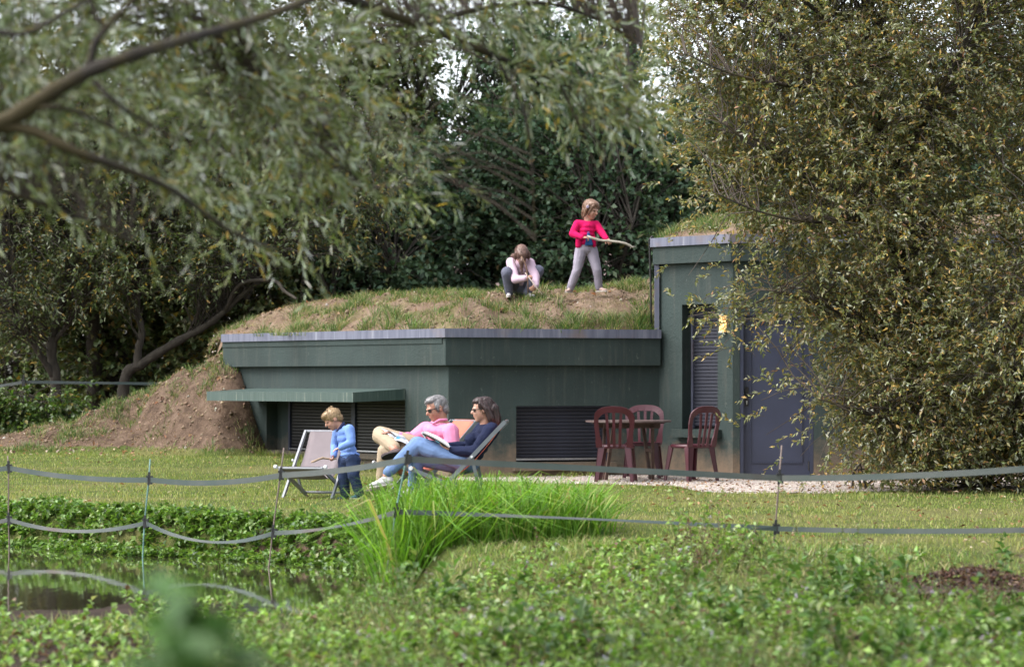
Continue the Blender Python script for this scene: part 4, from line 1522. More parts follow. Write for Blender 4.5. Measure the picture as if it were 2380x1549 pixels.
fuse(swe, 'sweater', mat_cloth('pale_pink_knit', (0.50, 0.37, 0.455), 0.06, 0.9, 14, 0.4), root, 0.007, 4, 0.003, 9, 7, 0.9)
tro.chain([rH, rK, rA], [0.095, 0.080, 0.055])
tro.chain([lH, lK, lA], [0.095, 0.080, 0.055])
tro.ell(hip, (0.15, 0.12, 0.11), Mt)
fuse(tro, 'jeans', mat_cloth('slate_denim', (0.115, 0.12, 0.165), 0.15, 0.85, 15, 0.5), root, 0.007, 3, 0.0035, 10, 4, 1.2)
hair.ell(L(0, -0.07, 0.15), (0.36 * hh, 0.45 * hh, 0.39 * hh), M)
hair.ell(L(0, 0.12, 0.32), (0.28 * hh, 0.28 * hh, 0.18 * hh), M)
hair.chain([Z6(430, 430, d0 + 0.02), Z6(385, 450, d0 + 0.06), Z6(345, 470, d0 + 0.08)], [0.030, 0.034, 0.016])
hair.chain([L(0.0, 0.34, 0.22), Z6(565, 560, d0 - 0.24), Z6(562, 680, d0 - 0.23), Z6(580, 815, d0 - 0.22)], [0.030, 0.028, 0.020, 0.005])
hair.chain([L(0.30, 0.05, 0.20), L(0.33, 0.1, -0.10)], [0.025, 0.02])
hair.chain([L(-0.30, 0.05, 0.20), L(-0.33, 0.1, -0.10)], [0.025, 0.02])
fuse(hair, 'hair', mat_hair('brown_hair', (0.085, 0.042, 0.032), (0.20, 0.115, 0.09)), root, 0.005, 2, 0.0022, 60, 2, 0.12)
face_bits(root, L, M, hh)
shoe(root, rA + Vector((0, 0, 0.01)), Vector((-0.1, -1, 0)), (0, 0, 1), 0.215, M_WHITE, M_SOLE)
shoe(root, lA + Vector((0, 0, 0.01)), Vector((0.62, -0.78, 0)), (0, 0, 1), 0.215, M_WHITE, M_SOLE)
mb = MB()
mb.tube([Z6(552, 450, d0 - 0.33), Z6(600, 520, d0 - 0.34), Z6(640, 610, d0 - 0.35), Z6(675, 740, d0 - 0.36), Z6(695, 880, d0 - 0.37), Z6(700, 1060, d0 - 0.34), Z6(702, 1280, d0 - 0.30)],
        [0.006, 0.007, 0.008, 0.008, 0.008, 0.007, 0.008], 7)
tag(obj('stick', mb, mat_plain('brown_stick', (0.15, 0.085, 0.05), 0.8, 0.3, 20, 0.3), smooth=True), 'thin brown curved stick upright in the crouching girl', 'stick', 'sticks the children hold')
mb = MB()
mb.tube([Z6(640, 812, d0 - 0.36), Z6(700, 890, d0 - 0.37), Z6(770, 975, d0 - 0.38), Z6(860, 1095, d0 - 0.40), Z6(1012, 1285, d0 - 0.40)], [0.006, 0.007, 0.008, 0.008, 0.006], 7)
tag(obj('stick', mb, mat_plain('pale_stick', (0.52, 0.43, 0.37), 0.8, 0.2, 20, 0.2), smooth=True), 'pale straight stick slanting to the ground from the crouching girl', 'stick', 'sticks the children hold')

# --- man in the pink shirt -------------------------------------------------------
Z2 = zoomer(840, 900, 4.84)
d0 = MAN_D - 0.1
root = thing('person', 'grey-haired man in a pink shirt, beige trousers and sunglasses reading in a deck chair', 'person', (P(985, 1150, d0).x, d0, 0), 0, PG)
body, shi, tro, hair = MB(), MB(), MB(), MB()
hh = 0.290
M = frame(Vector((-0.86, -0.42, -0.26)), Vector((-0.18, 0.0, 1)))
hc = Z2(962, 352, d0)
L = head(body, hc, hh, M, Z2(1015, 540, d0 + 0.03), 0.070)
nS, fS = Z2(1125, 610, d0 - 0.20), Z2(850, 590, d0 + 0.20)
nE, nW = Z2(1150, 775, d0 - 0.26), Z2(970, 775, d0 - 0.20)
fE, fW = Z2(690, 705, d0 + 0.20), Z2(500, 665, d0 + 0.04)
body.chain([nS, nE, nW], [0.06, 0.05, 0.035])
body.chain([fS, fE, fW], [0.06, 0.05, 0.035])
hand(body, nW, Z2(890, 750, d0 - 0.18) - nW, Vector((-0.3, 0.5, 0.8)), 1.1, 0.5, 1)
hand(body, fW, Z2(400, 615, d0 - 0.02) - fW, Vector((-0.2, 0.1, -1)), 1.1, 0.35, -1)
chest, hip = Z2(985, 610, d0), Z2(985, 860, d0 + 0.02)
hip = hip + Vector((0.05, 0.05, 0))
Mt = frame(Vector((-0.80, -0.55, 0.2)), chest - hip)
body.ell(hip.lerp(chest, 0.5), (0.14, 0.10, 0.26), Mt)
nH, fH = Z2(970, 880, d0 - 0.10), Z2(930, 850, d0 + 0.12)
nK, nA = Z2(375, 845, d0 - 0.02), Z2(335, 1215, d0 + 0.02)
fK, fA = Z2(322, 655, d0 + 0.10), Z2(485, 822, d0 - 0.22)
body.chain([nH, nK, nA], [0.09, 0.07, 0.045])
body.chain([fH, fK, fA], [0.09, 0.07, 0.045])
body.chain([nH, hip, fH], [0.10, 0.11, 0.10])
fuse(body, 'body', M_SKIN2, root, 0.008, 3)
torso(shi, hip + Vector((0, 0, -0.02)), chest, (nS, fS), 0.180, 0.190, 0.130, Mt)
shi.chain([nS, nE, nW + (nE - nW) * 0.12], [0.092, 0.082, 0.060])
shi.chain([fS, fE, fW + (fE - fW) * 0.25], [0.092, 0.078, 0.055])
M_PINK = mat_cloth('pink_linen', (0.60, 0.21, 0.35), 0.10, 0.85, 13, 0.6)
sh = fuse(shi, 'shirt', M_PINK, root, 0.008, 4, 0.0065, 8, 6, 1.1)
mb = MB()
mb.chain([Z2(935, 515, d0 - 0.11), Z2(1000, 480, d0 - 0.125), Z2(1080, 475, d0 - 0.07)], [0.012, 0.016, 0.016])
mb.chain([Z2(935, 515, d0 - 0.11), Z2(905, 505, d0 - 0.02)], [0.012, 0.014])
fuse(mb, 'collar', M_PINK, root, 0.007, 3)
tro.chain([nH, nK, nA], [0.118, 0.088, 0.068])
tro.chain([fH, fK, Z2(480, 795, d0 - 0.16)], [0.118, 0.098, 0.066])
tro.ell(hip + Vector((0, 0, -0.03)), (0.18, 0.14, 0.13), Mt)
fuse(tro, 'trousers', mat_cloth('beige_chino', (0.37, 0.29, 0.205), 0.10, 0.85, 10, 0.5), root, 0.008, 4, 0.005, 8, 3, 1.2)
hair.ell(L(0, -0.10, 0.17), (0.33 * hh, 0.405 * hh, 0.345 * hh), M)
hair.ell(L(0, 0.08, 0.36), (0.27 * hh, 0.29 * hh, 0.15 * hh), M)
hair.ell(L(0, -0.27, -0.06), (0.305 * hh, 0.22 * hh, 0.26 * hh), M)
for s in (-1, 1):
    hair.ell(L(s * 0.285, 0.05, 0.06), (0.05 * hh, 0.09 * hh, 0.16 * hh), M)
fuse(hair, 'hair', mat_hair('grey_hair', (0.08, 0.078, 0.08), (0.29, 0.275, 0.28), (50, 50, 20)), root, 0.005, 2, 0.0020, 70, 2, 0.3)
glasses(root, L, hh)
face_bits(root, L, M, hh, False)
M_BROWNSH = mat_plain('brown_suede', (0.075, 0.050, 0.052), 0.8, 0.2, 20, 0.2)
shoe(root, fA + Vector((0, 0, 0.0)), Vector((-0.94, -0.15, -0.22)), Vector((0.0, 0.80, 0.60)), 0.255, M_BROWNSH, M_BLACKSOLE)
shoe(root, nA, Vector((-0.8, -0.5, 0)), (0, 0, 1), 0.29, M_BROWNSH, M_BLACKSOLE)
# magazine: two drooping half-open pages
def sheet(pts4, nrm, th, mat, name, parent, bend=0.03):
    a, b, c, e = [vec(p) for p in pts4]
    vs, fs = [], []
    n_ = 8
    for i in range(n_ + 1):
        t = i / n_
        o = vec(nrm) * bend * math.sin(math.pi * t)
        for lay in (0, 1):
            for q in (a.lerp(b, t), e.lerp(c, t)):
                vs.append(q + o + vec(nrm) * th * lay)
    for i in range(n_):
        k = i * 4
        fs += [(k, k + 1, k + 5, k + 4), (k + 2, k + 6, k + 7, k + 3), (k, k + 4, k + 6, k + 2), (k + 1, k + 3, k + 7, k + 5)]
    fs += [(0, 2, 3, 1), (n_ * 4, n_ * 4 + 1, n_ * 4 + 3, n_ * 4 + 2)]
    return obj(name, MB().add(vs, fs), mat, parent, world=True)


def mat_print(name, base, ink, sc):
    m, nt, n, l, bs = nodes_of(name)
    co = tex_coord(nt)
    c = mixc(nt, ramp(nt, noise_tex(nt, co, sc, 3), [(0.52, (0, 0, 0)), (0.58, (1, 1, 1))]), base, ink)
    c = mixc(nt, ramp(nt, noise_tex(nt, co, sc * 0.6, 2), [(0.60, (0, 0, 0)), (0.64, (1, 1, 1))]), c, (0.10, 0.30, 0.42))
    l.new(c, bs.inputs['Base Color'])
    bs.inputs['Roughness'].default_value = 0.35
    return m


M_MAG = mat_print('magazine_print', (0.50, 0.53, 0.57), (0.24, 0.26, 0.30), 14)
M_PAGE = mat_plain('book_pages', (0.66, 0.66, 0.70), 0.6, 0.05, 30, 0.05)
M_COVER = mat_print('dark_book_cover', (0.022, 0.018, 0.018), (0.12, 0.06, 0.05), 12)
mg = thing('magazine', 'open magazine with printed pages held on the knee of the man', 'magazine', Z2(500, 700, d0 - 0.05))
up = Vector((0.1, -0.55, 0.8)).normalized()
sheet([Z2(385, 600, d0 - 0.02), Z2(520, 690, d0 - 0.10), Z2(655, 765, d0 - 0.16), Z2(560, 650, d0 + 0.10)], up, 0.004, M_MAG, 'page_block', mg, 0.02)
sheet([Z2(470, 715, d0 - 0.14), Z2(640, 775, d0 - 0.18), Z2(660, 740, d0 - 0.05), Z2(500, 650, d0 - 0.02)], up, 0.003, M_MAG, 'page_block', mg, 0.02)
sheet([Z2(322, 575, d0 + 0.02), Z2(470, 720, d0 - 0.12), Z2(500, 690, d0 - 0.05), Z2(400, 600, d0 + 0.02)], up, 0.003, M_PAGE, 'cover', mg, 0.015)

# --- woman in navy -------------------------------------------------------------
d0 = WOM_D + 0.07
root = thing('person', 'dark-haired woman in a navy sweater, blue jeans and white sneakers reading in a deck chair', 'person', (P(1062, 1150, d0).x, d0, 0), 0, PG)
body, swe, tro, hair = MB(), MB(), MB(), MB()
hh = 0.268
M = frame(Vector((-0.985, -0.16, -0.08)), Vector((-0.06, 0, 1)))
hc = Z2(1490, 362, d0)
L = head(body, hc, hh, M, Z2(1530, 545, d0 + 0.02), 0.055)
nS, fS = Z2(1600, 600, d0 - 0.17), Z2(1500, 590, d0 + 0.17)
nE, nW = Z2(1420, 850, d0 - 0.24), Z2(1150, 830, d0 - 0.14)
fE, fW = Z2(1330, 800, d0 + 0.20), Z2(1080, 780, d0 + 0.10)
body.chain([nS, nE, nW], [0.05, 0.042, 0.03])
body.chain([fS, fE, fW], [0.05, 0.042, 0.03])
hand(body, nW, Z2(990, 780, d0 - 0.10) - nW, Vector((0.1, 0.3, 1)), 1.0, 0.35, 1)
hand(body, fW, Z2(960, 760, d0 + 0.06) - fW, Vector((0.0, -0.2, 1)), 1.0, 0.35, -1)
hip, chest = Z2(1350, 930, d0), Z2(1530, 625, d0)
Mt = frame(Vector((-0.84, -0.12, 0.45)), chest - hip)
body.ell(hip.lerp(chest, 0.5), (0.13, 0.09, 0.24), Mt)
nH, fH = Z2(1290, 955, d0 - 0.09), Z2(1260, 990, d0 + 0.10)
nK, nA = Z2(745, 765, d0 - 0.03), Z2(385, 1115, d0 - 0.14)
fK, fA = Z2(735, 905, d0 + 0.06), Z2(700, 1245, d0 + 0.06)
body.chain([nH, nK, nA], [0.085, 0.065, 0.04])
body.chain([fH, fK, fA], [0.085, 0.065, 0.04])
body.chain([nH, hip, fH], [0.10, 0.11, 0.10])
fuse(body, 'body', M_SKIN, root, 0.008, 3)
torso(swe, hip + Vector((0.0, 0, 0.01)), chest, (nS, fS), 0.165, 0.165, 0.115, Mt)
swe.ell(hip.lerp(chest, 0.62) + Vector((-0.075, -0.05, 0.03)), (0.085, 0.085, 0.08), Mt)
swe.ell(hip.lerp(chest, 0.62) + Vector((-0.075, 0.08, 0.03)), (0.085, 0.085, 0.08), Mt)
swe.chain([nS, nE, nW], [0.085, 0.068, 0.045])
swe.chain([fS, fE, fW], [0.085, 0.068, 0.045])
fuse(swe, 'sweater', mat_cloth('navy_knit', (0.008, 0.012, 0.036), 0.25, 0.9, 12, 0.5, 0.0), root, 0.008, 4, 0.006, 8, 8)
tro.chain([nH, nK, nA + Vector((0.02, 0, 0.03))], [0.112, 0.090, 0.056])
tro.chain([fH, fK, fA], [0.112, 0.086, 0.060])
tro.ell(hip + Vector((-0.02, 0, -0.02)), (0.16, 0.13, 0.13), Mt)
fuse(tro, 'jeans', mat_cloth('washed_blue_denim', (0.125, 0.195, 0.36), 0.28, 0.85, 10, 0.5, 0.0, 5), root, 0.008, 4, 0.0035, 9, 4, 1.2)
hair.ell(L(0, -0.11, 0.15), (0.34 * hh, 0.415 * hh, 0.37 * hh), M)
hair.ell(L(0, 0.06, 0.34), (0.28 * hh, 0.29 * hh, 0.17 * hh), M)
for s in (-1, 1):
    hair.chain([L(s * 0.28, 0.08, 0.24), L(s * 0.34, -0.16, 0.0), L(s * 0.33, -0.28, -0.35), L(s * 0.30, -0.34, -0.70)], [0.09 * hh, 0.13 * hh, 0.14 * hh, 0.07 * hh])
hair.chain([L(0, -0.40, 0.08), L(0, -0.48, -0.35), L(0, -0.52, -0.70)], [0.22 * hh, 0.24 * hh, 0.13 * hh])
hair.chain([L(0.15, -0.45, 0.0), L(0.2, -0.50, -0.60)], [0.2 * hh, 0.12 * hh])
hair.chain([L(-0.15, -0.45, 0.0), L(-0.2, -0.50, -0.60)], [0.2 * hh, 0.12 * hh])
fuse(hair, 'hair', mat_hair('dark_brown_hair', (0.010, 0.005, 0.005), (0.042, 0.019, 0.018), (45, 45, 4)), root, 0.006, 2, 0.0038, 42, 3, 0.10)
glasses(root, L, hh)
face_bits(root, L, M, hh, False)
shoe(root, nA + Vector((0.0, 0, 0.0)), Vector((-0.97, -0.18, -0.14)), Vector((-0.15, 0.05, 1)), 0.285, M_WHITE, M_SOLE)
shoe(root, fA, Vector((-0.85, -0.5, 0)), (0, 0, 1), 0.275, M_WHITE, M_SOLE)
bk = thing('book', 'open book with white pages and a dark cover on the lap of the woman', 'book', Z2(950, 740, d0 - 0.1))
up = Vector((0.45, -0.45, 0.75)).normalized()
c4 = [Z2(800, 640, d0 - 0.16), Z2(1105, 808, d0 - 0.20), Z2(1090, 770, d0 + 0.06), Z2(850, 640, d0 + 0.10)]
sheet(c4, up, 0.010, M_COVER, 'cover', bk, 0.0)
sheet([p + up * 0.012 for p in c4], up, 0.016, M_PAGE, 'page_block', bk, 0.012)
sheet([Z2(785, 628, d0 - 0.14), Z2(830, 690, d0 - 0.17), Z2(860, 655, d0 - 0.02), Z2(835, 610, d0 - 0.0)], up, 0.012, M_MAG, 'page_block', bk, 0.0)

# ------------------------------------------------------------------ plants
M_LEAF = mat_leaf('leaf', 0.38, 0.34, 0.55)
M_LEAFD = mat_leaf('leaf_dark', 0.5, 0.22, 0.35)
M_GRASS = mat_leaf('grass_blade', 0.5, 0.35, 0.3)
M_BARK = mat_bark('bark', (0.010, 0.0075, 0.0055), (0.030, 0.023, 0.017), moss=(0.034, 0.025, 0.006))
M_BARKD = mat_bark('dark_bark', (0.02, 0.015, 0.011), (0.065, 0.055, 0.042))
M_TWIG = mat_plain('twig', (0.060, 0.045, 0.034), 0.8, 0.4, 20, 0)
M_FLOWER = mat_leaf('petal', 0.6, 0.3, 0.2)


def pick(pal, n):
    """pal: list of (weight, rgb); colour of each single leaf"""
    w = np.array([p[0] for p in pal], float)
    c = np.array([p[1] for p in pal], float)
    i = RNG.choice(len(pal), n, p=w / w.sum())
    return c[i] * RNG.uniform(0.7, 1.3, (n, 1)) * RNG.uniform(0.92, 1.08, (n, 3))


def leaf_arrays(p, d, nrm, ln, wd, shape='kite', curl=0.15, fold=0.25):
    """returns verts (N,k,3) and a face template"""
    d = unit(d)
    nrm = unit(nrm - d * (nrm * d).sum(-1, keepdims=True))
    s = np.cross(d, nrm)
    ln, wd = ln[:, None], wd[:, None]
    if shape == 'kite':
        a = p
        t = p + d * ln - nrm * ln * curl
        m = p + d * ln * 0.45
        l_ = m + s * wd * 0.5 + nrm * wd * fold
        r_ = m - s * wd * 0.5 + nrm * wd * fold
        return np.stack([a, r_, t, l_], 1), np.array([[0, 1, 2], [0, 2, 3]])
    t = p + d * ln - nrm * ln * curl
    m1, m2 = p + d * ln * 0.28 - nrm * ln * curl * 0.1, p + d * ln * 0.68 - nrm * ln * curl * 0.45
    l1, r1 = m1 + s * wd * 0.45 + nrm * wd * fold, m1 - s * wd * 0.45 + nrm * wd * fold
    l2, r2 = m2 + s * wd * 0.42 + nrm * wd * fold, m2 - s * wd * 0.42 + nrm * wd * fold
    return np.stack([p, r1, r2, t, l2, l1], 1), np.array([[0, 1, 2, 3], [0, 3, 4, 5]])


def leaf_object(name, sets, mat, parent=None, kind=None):
    """sets: list of (verts (N,k,3), template, colours (N,3)) with equal k"""
    V, F, C, o = [], [], [], 0
    for v, t, c in sets:
        n, k, _ = v.shape
        V.append(v.reshape(-1, 3))
        F.append((np.arange(n)[:, None, None] * k + t[None] + o).reshape(-1, t.shape[1]))
        C.append(np.repeat(c, k, 0))
        o += n * k
    V = np.concatenate(V)
    if parent is not None:
        root = parent
        while root.parent is not None:
            root = root.parent
        V = V - np.array(root.matrix_basis.translation)
    ob = obj(name, arrays_mesh(name, V, np.concatenate(F), np.concatenate(C)), mat, parent)
    if kind:
        ob['kind'] = kind
    return ob


def tube_arrays(lines, r0, r1, n=3):
    """many thin tubes at once: lines (N,S,3)"""
    N, S, _ = lines.shape
    t = unit(np.gradient(lines, axis=1))
    ref = np.where(np.abs(t[..., 2:3]) < 0.8, np.array([0, 0, 1.0]), np.array([1.0, 0, 0]))
    s = unit(np.cross(t, ref))
    b = np.cross(t, s)
    k = np.linspace(0, 1, S)[None, :, None]
    r = r0[:, None, None] * (1 - k) + r1[:, None, None] * k
    ang = 2 * np.pi * np.arange(n) / n
    v = lines[:, :, None] + (s[:, :, None] * np.cos(ang)[None, None, :, None] + b[:, :, None] * np.sin(ang)[None, None, :, None]) * r[:, :, None]
    idx = np.arange(N * S * n).reshape(N, S, n)
    f = np.stack([idx[:, :-1], np.roll(idx, -1, 2)[:, :-1], np.roll(idx, -1, 2)[:, 1:], idx[:, 1:]], -1).reshape(-1, 4)
    return v.reshape(-1, 3), f


def tubes_object(name, groups, mat, parent):
    V, F, o = [], [], 0
    for lines, r0, r1 in groups:
        v, f = tube_arrays(lines, r0, r1)
        V.append(v)
        F.append(f + o)
        o += len(v)
    V = np.concatenate(V) - np.array(parent.matrix_basis.translation)
    return obj(name, arrays_mesh(name, V, np.concatenate(F)), mat, parent)


def rand_dir(n):
    return unit(RNG.normal(size=(n, 3)))


def twig_lines(base, d, ln, droop, S=5, wig=0.05):
    k = np.linspace(0, 1, S)[None, :, None]
    L = base[:, None] + d[:, None] * ln[:, None, None] * k
    L = L + np.array([0, 0, -1.0]) * (droop * ln)[:, None, None] * k ** 2
    w = RNG.normal(size=(len(base), S, 3)) * wig * ln[:, None, None]
    w[:, 0] = 0
    return L + w * k


def leaves_on(lines, nl, llen, lwid, ang=0.8, up=0.5, shape='kite', pal=None, curl=0.15, t0=0.15, drop=0.0):
    """nl leaves along every twig line"""
    N, S, _ = lines.shape
    t = t0 + (1 - t0) * (np.arange(nl)[None] + RNG.uniform(0, 0.9, (N, nl))) / nl
    x = t * (S - 1)
    i = np.minimum(x.astype(int), S - 2)
    f = (x - i)[..., None]
    a = lines[np.arange(N)[:, None], i]
    b = lines[np.arange(N)[:, None], i + 1]
    p = (a * (1 - f) + b * f).reshape(-1, 3)
    tg = unit(b - a).reshape(-1, 3)
    q = rand_dir(len(p))
    q = unit(q - tg * (q * tg).sum(-1, keepdims=True))
    an = ang * RNG.uniform(0.6, 1.3, (len(p), 1))
    d = tg * np.cos(an) + q * np.sin(an) + np.array([0, 0, -drop])
    nr = unit(np.array([0, 0, up]) + rand_dir(len(p)) * 0.7)
    n = len(p)
    v, tm = leaf_arrays(p, d, nr, llen * RNG.uniform(0.6, 1.25, n), lwid * RNG.uniform(0.7, 1.2, n), shape, curl)
    return v, tm, pick(pal, n)


def nearest(nodes, c):
    d = ((c[:, None] - nodes[None]) ** 2).sum(-1)
    d = d + np.maximum(0, nodes[None, :, 2] - c[:, None, 2]) ** 2 * 1.5     # prefer joining from below
    k = np.argsort(d, 1)[:, :14]                       # one of the near ones, so that boughs do not fan out of a point
    return nodes[k[np.arange(len(c)), RNG.integers(0, k.shape[1], len(c))]]


def limb_part(root, pts, r0, r1, mat, name='limb', n=8, seed=0):
    pts = [vec(p) for p in pts]
    out = []
    for i in range(len(pts) - 1):
        for k in range(5):
            t = k / 5
            p0, p1, p2, p3 = pts[max(i - 1, 0)], pts[i], pts[i + 1], pts[min(i + 2, len(pts) - 1)]
            out.append(0.5 * ((2 * p1) + (p2 - p0) * t + (2 * p0 - 5 * p1 + 4 * p2 - p3) * t * t + (3 * p1 - p0 - 3 * p2 + p3) * t ** 3))
    out.append(pts[-1])
    m_ = len(out)
    rr = [(r0 + (r1 - r0) * i / (m_ - 1)) * (1 + 0.12 * math.sin(i * 2.1 + seed)) for i in range(m_)]
    obj(name, MB().tube(out, rr, n), mat, root, smooth=True, world=True)
    return np.array([tuple(p) for p in out])


def make_tree(name, label, base, limbs, centres, twigs_per, twig_len, droop, nl, llen, lwid, pal, mat_l=None, mat_b=None, group=None,
              ang=0.8, shape='kite', trunk=None, outward=0.7, cat='tree', thin=0.010, spread=0.25, up=0.5, drop=0.0, curl=0.15, bias=(0, 0, 0.12)):
    """limbs: list of (points, r0, r1); centres (N,3): where sprays of twigs sit"""
    mat_l, mat_b = mat_l or M_LEAF, mat_b or M_BARK
    root = thing(name, label, cat, base, 0, group)
    nodes = []
    for j, (pts, r0, r1, *bare_limb) in enumerate(limbs):
        q = limb_part(root, pts, r0, r1, mat_b, 'trunk' if j == 0 else 'limb', seed=j)
        if not bare_limb:
            nodes.append(q)
    nodes = np.concatenate(nodes)
    c = np.asarray(centres)
    st = nearest(nodes, c)
    d = c - st
    k = np.linspace(0, 1, 7)[None, :, None]
    br = st[:, None] + d[:, None] * k
    ln = np.linalg.norm(d, axis=1)
    br = br + np.array([0, 0, 1.0]) * (ln * 0.18)[:, None, None] * np.sin(np.pi * k) + RNG.normal(size=br.shape) * 0.03 * ln[:, None, None] * np.sin(np.pi * k)
    n_ = len(c)
    # sprays leave the outer half of each branch
    tt = RNG.uniform(0.35, 1.0, (n_, twigs_per))
    tt[:, 0] = 1.0
    x = tt * 6
    i = np.minimum(x.astype(int), 5)
    f = (x - i)[..., None]
    b0 = (br[np.arange(n_)[:, None], i] * (1 - f) + br[np.arange(n_)[:, None], i + 1] * f).reshape(-1, 3)
    b0 = b0 + RNG.normal(size=b0.shape) * spread * np.array([1, 1, 0.8]) * 0.3
    bd = np.repeat(unit(d), twigs_per, 0)
    td = unit(bd * outward + rand_dir(len(b0)) * 0.8 + np.array(bias))
    tl = twig_len * RNG.uniform(0.55, 1.3, len(b0))
    lines = twig_lines(b0, td, tl, np.full(len(b0), droop) * RNG.uniform(0.5, 1.5, len(b0)))
    far = mat_l is M_LEAFD                              # far off: fewer, simpler twigs are enough
    tw = lines[RNG.uniform(0, 1, len(b0)) < (0.18 if far else 0.6)][:, ::2]
    tubes_object('branches', [(br[:, ::2] if far else br, np.full(n_, thin) * (0.5 + np.minimum(ln, 2) * 0.4), np.full(n_, thin * 0.35)),
                              (tw, np.full(len(tw), thin * 0.32), np.full(len(tw), thin * 0.12))], M_TWIG if mat_b is not M_BARKD else M_BARKD, root)
    leaf_object('crown', [leaves_on(lines, nl, llen, lwid, ang, up, shape, pal, curl, 0.1, drop)], mat_l, root)
    return root


# --- right: goat willow thicket in front of the house -----------------------------
PAL_SHRUB = [(30, (0.135, 0.150, 0.054)), (26, (0.205, 0.20, 0.076)), (15, (0.28, 0.275, 0.18)), (11, (0.31, 0.235, 0.08)), (7, (0.46, 0.30, 0.085)), (3, (0.29, 0.15, 0.075)), (7, (0.40, 0.41, 0.33))]  # greyish pale tones: leaf backs, plus silvery sheen put into the colour
zl = [0.15, 0.35, 0.9, 1.3, 1.7, 2.1, 2.5, 2.9, 3.3, 3.8, 4.3, 5.0, 5.6, 7.0]
xl = [4.0, 3.75, 3.5, 3.35, 3.25, 3.05, 2.75, 2.40, 1.98, 1.88, 1.80, 1.55, 1.45, 2.6]


def shrub_centres(n):
    out = []
    while len(out) < n:
        z = RNG.uniform(0.25, 6.6)
        left = np.interp(z, zl, xl)
        x = RNG.uniform(left, 7.6)
        u = x - left
        half = min(1.9, 0.35 + 0.95 * u) * (1 - 0.25 * (z / 6.6) ** 2)
        y = 27.6 + half * RNG.uniform(-1, 1) ** 1
        if u < 1.1 and RNG.uniform() > 0.35 + 0.6 * u:
            continue
        if z < 1.1 and y < 26.4 and RNG.uniform() < 0.7:
            continue
        if y > 27.8 and RNG.uniform() < 0.45:
            continue
        out.append((x, y, z))
    return np.array(out)


g0 = P(2190, 1135, 27.9)
base = Vector((5.35, 28.2, 0.0))
limbs = [([(5.35, 28.2, -0.1), (5.15, 28.0, 0.6), (4.75, 27.8, 1.6), (4.45, 27.6, 2.6), (4.3, 27.5, 3.6), (4.1, 27.4, 4.8), (3.9, 27.3, 6.0)], 0.085, 0.025),
         ([(5.2, 28.1, 0.4), (4.7, 27.7, 1.2), (4.1, 27.4, 1.75), (3.5, 27.1, 2.1), (2.9, 26.9, 2.25)], 0.05, 0.012),
         ([(4.45, 27.6, 2.6), (4.0, 27.2, 3.05), (3.4, 26.9, 3.4), (2.8, 26.7, 3.75), (2.3, 26.6, 4.1)], 0.04, 0.010),
         ([(5.5, 28.2, 0.0), (5.9, 27.9, 1.0), (6.2, 27.6, 2.4), (6.3, 27.3, 4.0), (6.5, 27.2, 5.8)], 0.08, 0.025),
         ([(5.9, 27.9, 1.0), (6.8, 27.3, 2.0), (7.6, 27.0, 3.2), (8.0, 26.9, 4.6)], 0.06, 0.015),
         ([(5.1, 28.0, 0.5), (4.4, 27.1, 0.75), (3.9, 26.8, 0.9), (3.4, 26.7, 1.05)], 0.035, 0.008),
         ([(5.4, 28.0, 0.2), (5.6, 26.9, 0.9), (5.7, 26.2, 1.7), (5.7, 25.9, 2.8)], 0.045, 0.012),
         ([(4.3, 27.5, 3.6), (3.6, 27.2, 4.5), (2.9, 27.0, 5.2), (2.3, 26.9, 5.6)], 0.035, 0.010),
         ([(4.1, 27.4, 4.8), (3.4, 27.1, 5.4), (2.6, 26.9, 6.0), (2.0, 26.8, 6.4)], 0.030, 0.008),
         ([(4.0, 27.2, 3.05), (3.3, 26.6, 3.0), (2.7, 26.4, 3.1), (2.2, 26.3, 3.3)], 0.022, 0.006),
         ([(3.6, 27.2, 4.5), (3.0, 26.6, 4.5), (2.4, 26.4, 4.6), (1.9, 26.3, 4.8)], 0.022, 0.006),
         ([(4.3, 27.5, 3.6), (4.7, 26.6, 4.4), (5.0, 26.2, 5.2), (5.2, 26.0, 6.0)], 0.03, 0.008)]
cs = shrub_centres(2500)
# trailing sprays that hang in front of the wall
extra = [P(x, y, d) for x, y, d in ((1672, 730, 27.5), (1695, 745, 27.3), (1700, 725, 27.4), (1660, 755, 27.4), (1600, 735, 27.6), (1640, 770, 27.4), (1625, 700, 27.2), (1665, 820, 27.3), (1690, 700, 27.3), (1600, 640, 27.1),
                                    (1545, 230, 27), (1560, 300, 27), (1560, 70, 26.8), (1500, 40, 26.8), (1530, 20, 26.9), (1620, 480, 27), (1640, 430, 27),
                                    (1770, 930, 26.8), (1780, 1010, 26.7), (1800, 860, 26.8), (1790, 760, 26.8), (1570, 290, 26.7), (1740, 690, 27), (1760, 800, 27), (1720, 640, 27), (1860, 1060, 26.7), (1900, 1090, 26.6))]
low_ = np.stack([RNG.uniform(4.0, 7.4, 170), RNG.uniform(26.5, 28.2, 170), RNG.uniform(0.12, 0.75, 170)], -1)
cs = np.concatenate([cs, np.array([tuple(p) for p in extra]), low_])
make_tree('goat_willow', 'big willow thicket with small yellowing leaves hiding the right end of the house', base, limbs, cs, 6, 0.36, 0.18, 15, 0.064, 0.027,
          PAL_SHRUB, ang=0.8, shape='kite', thin=0.010, spread=0.55)

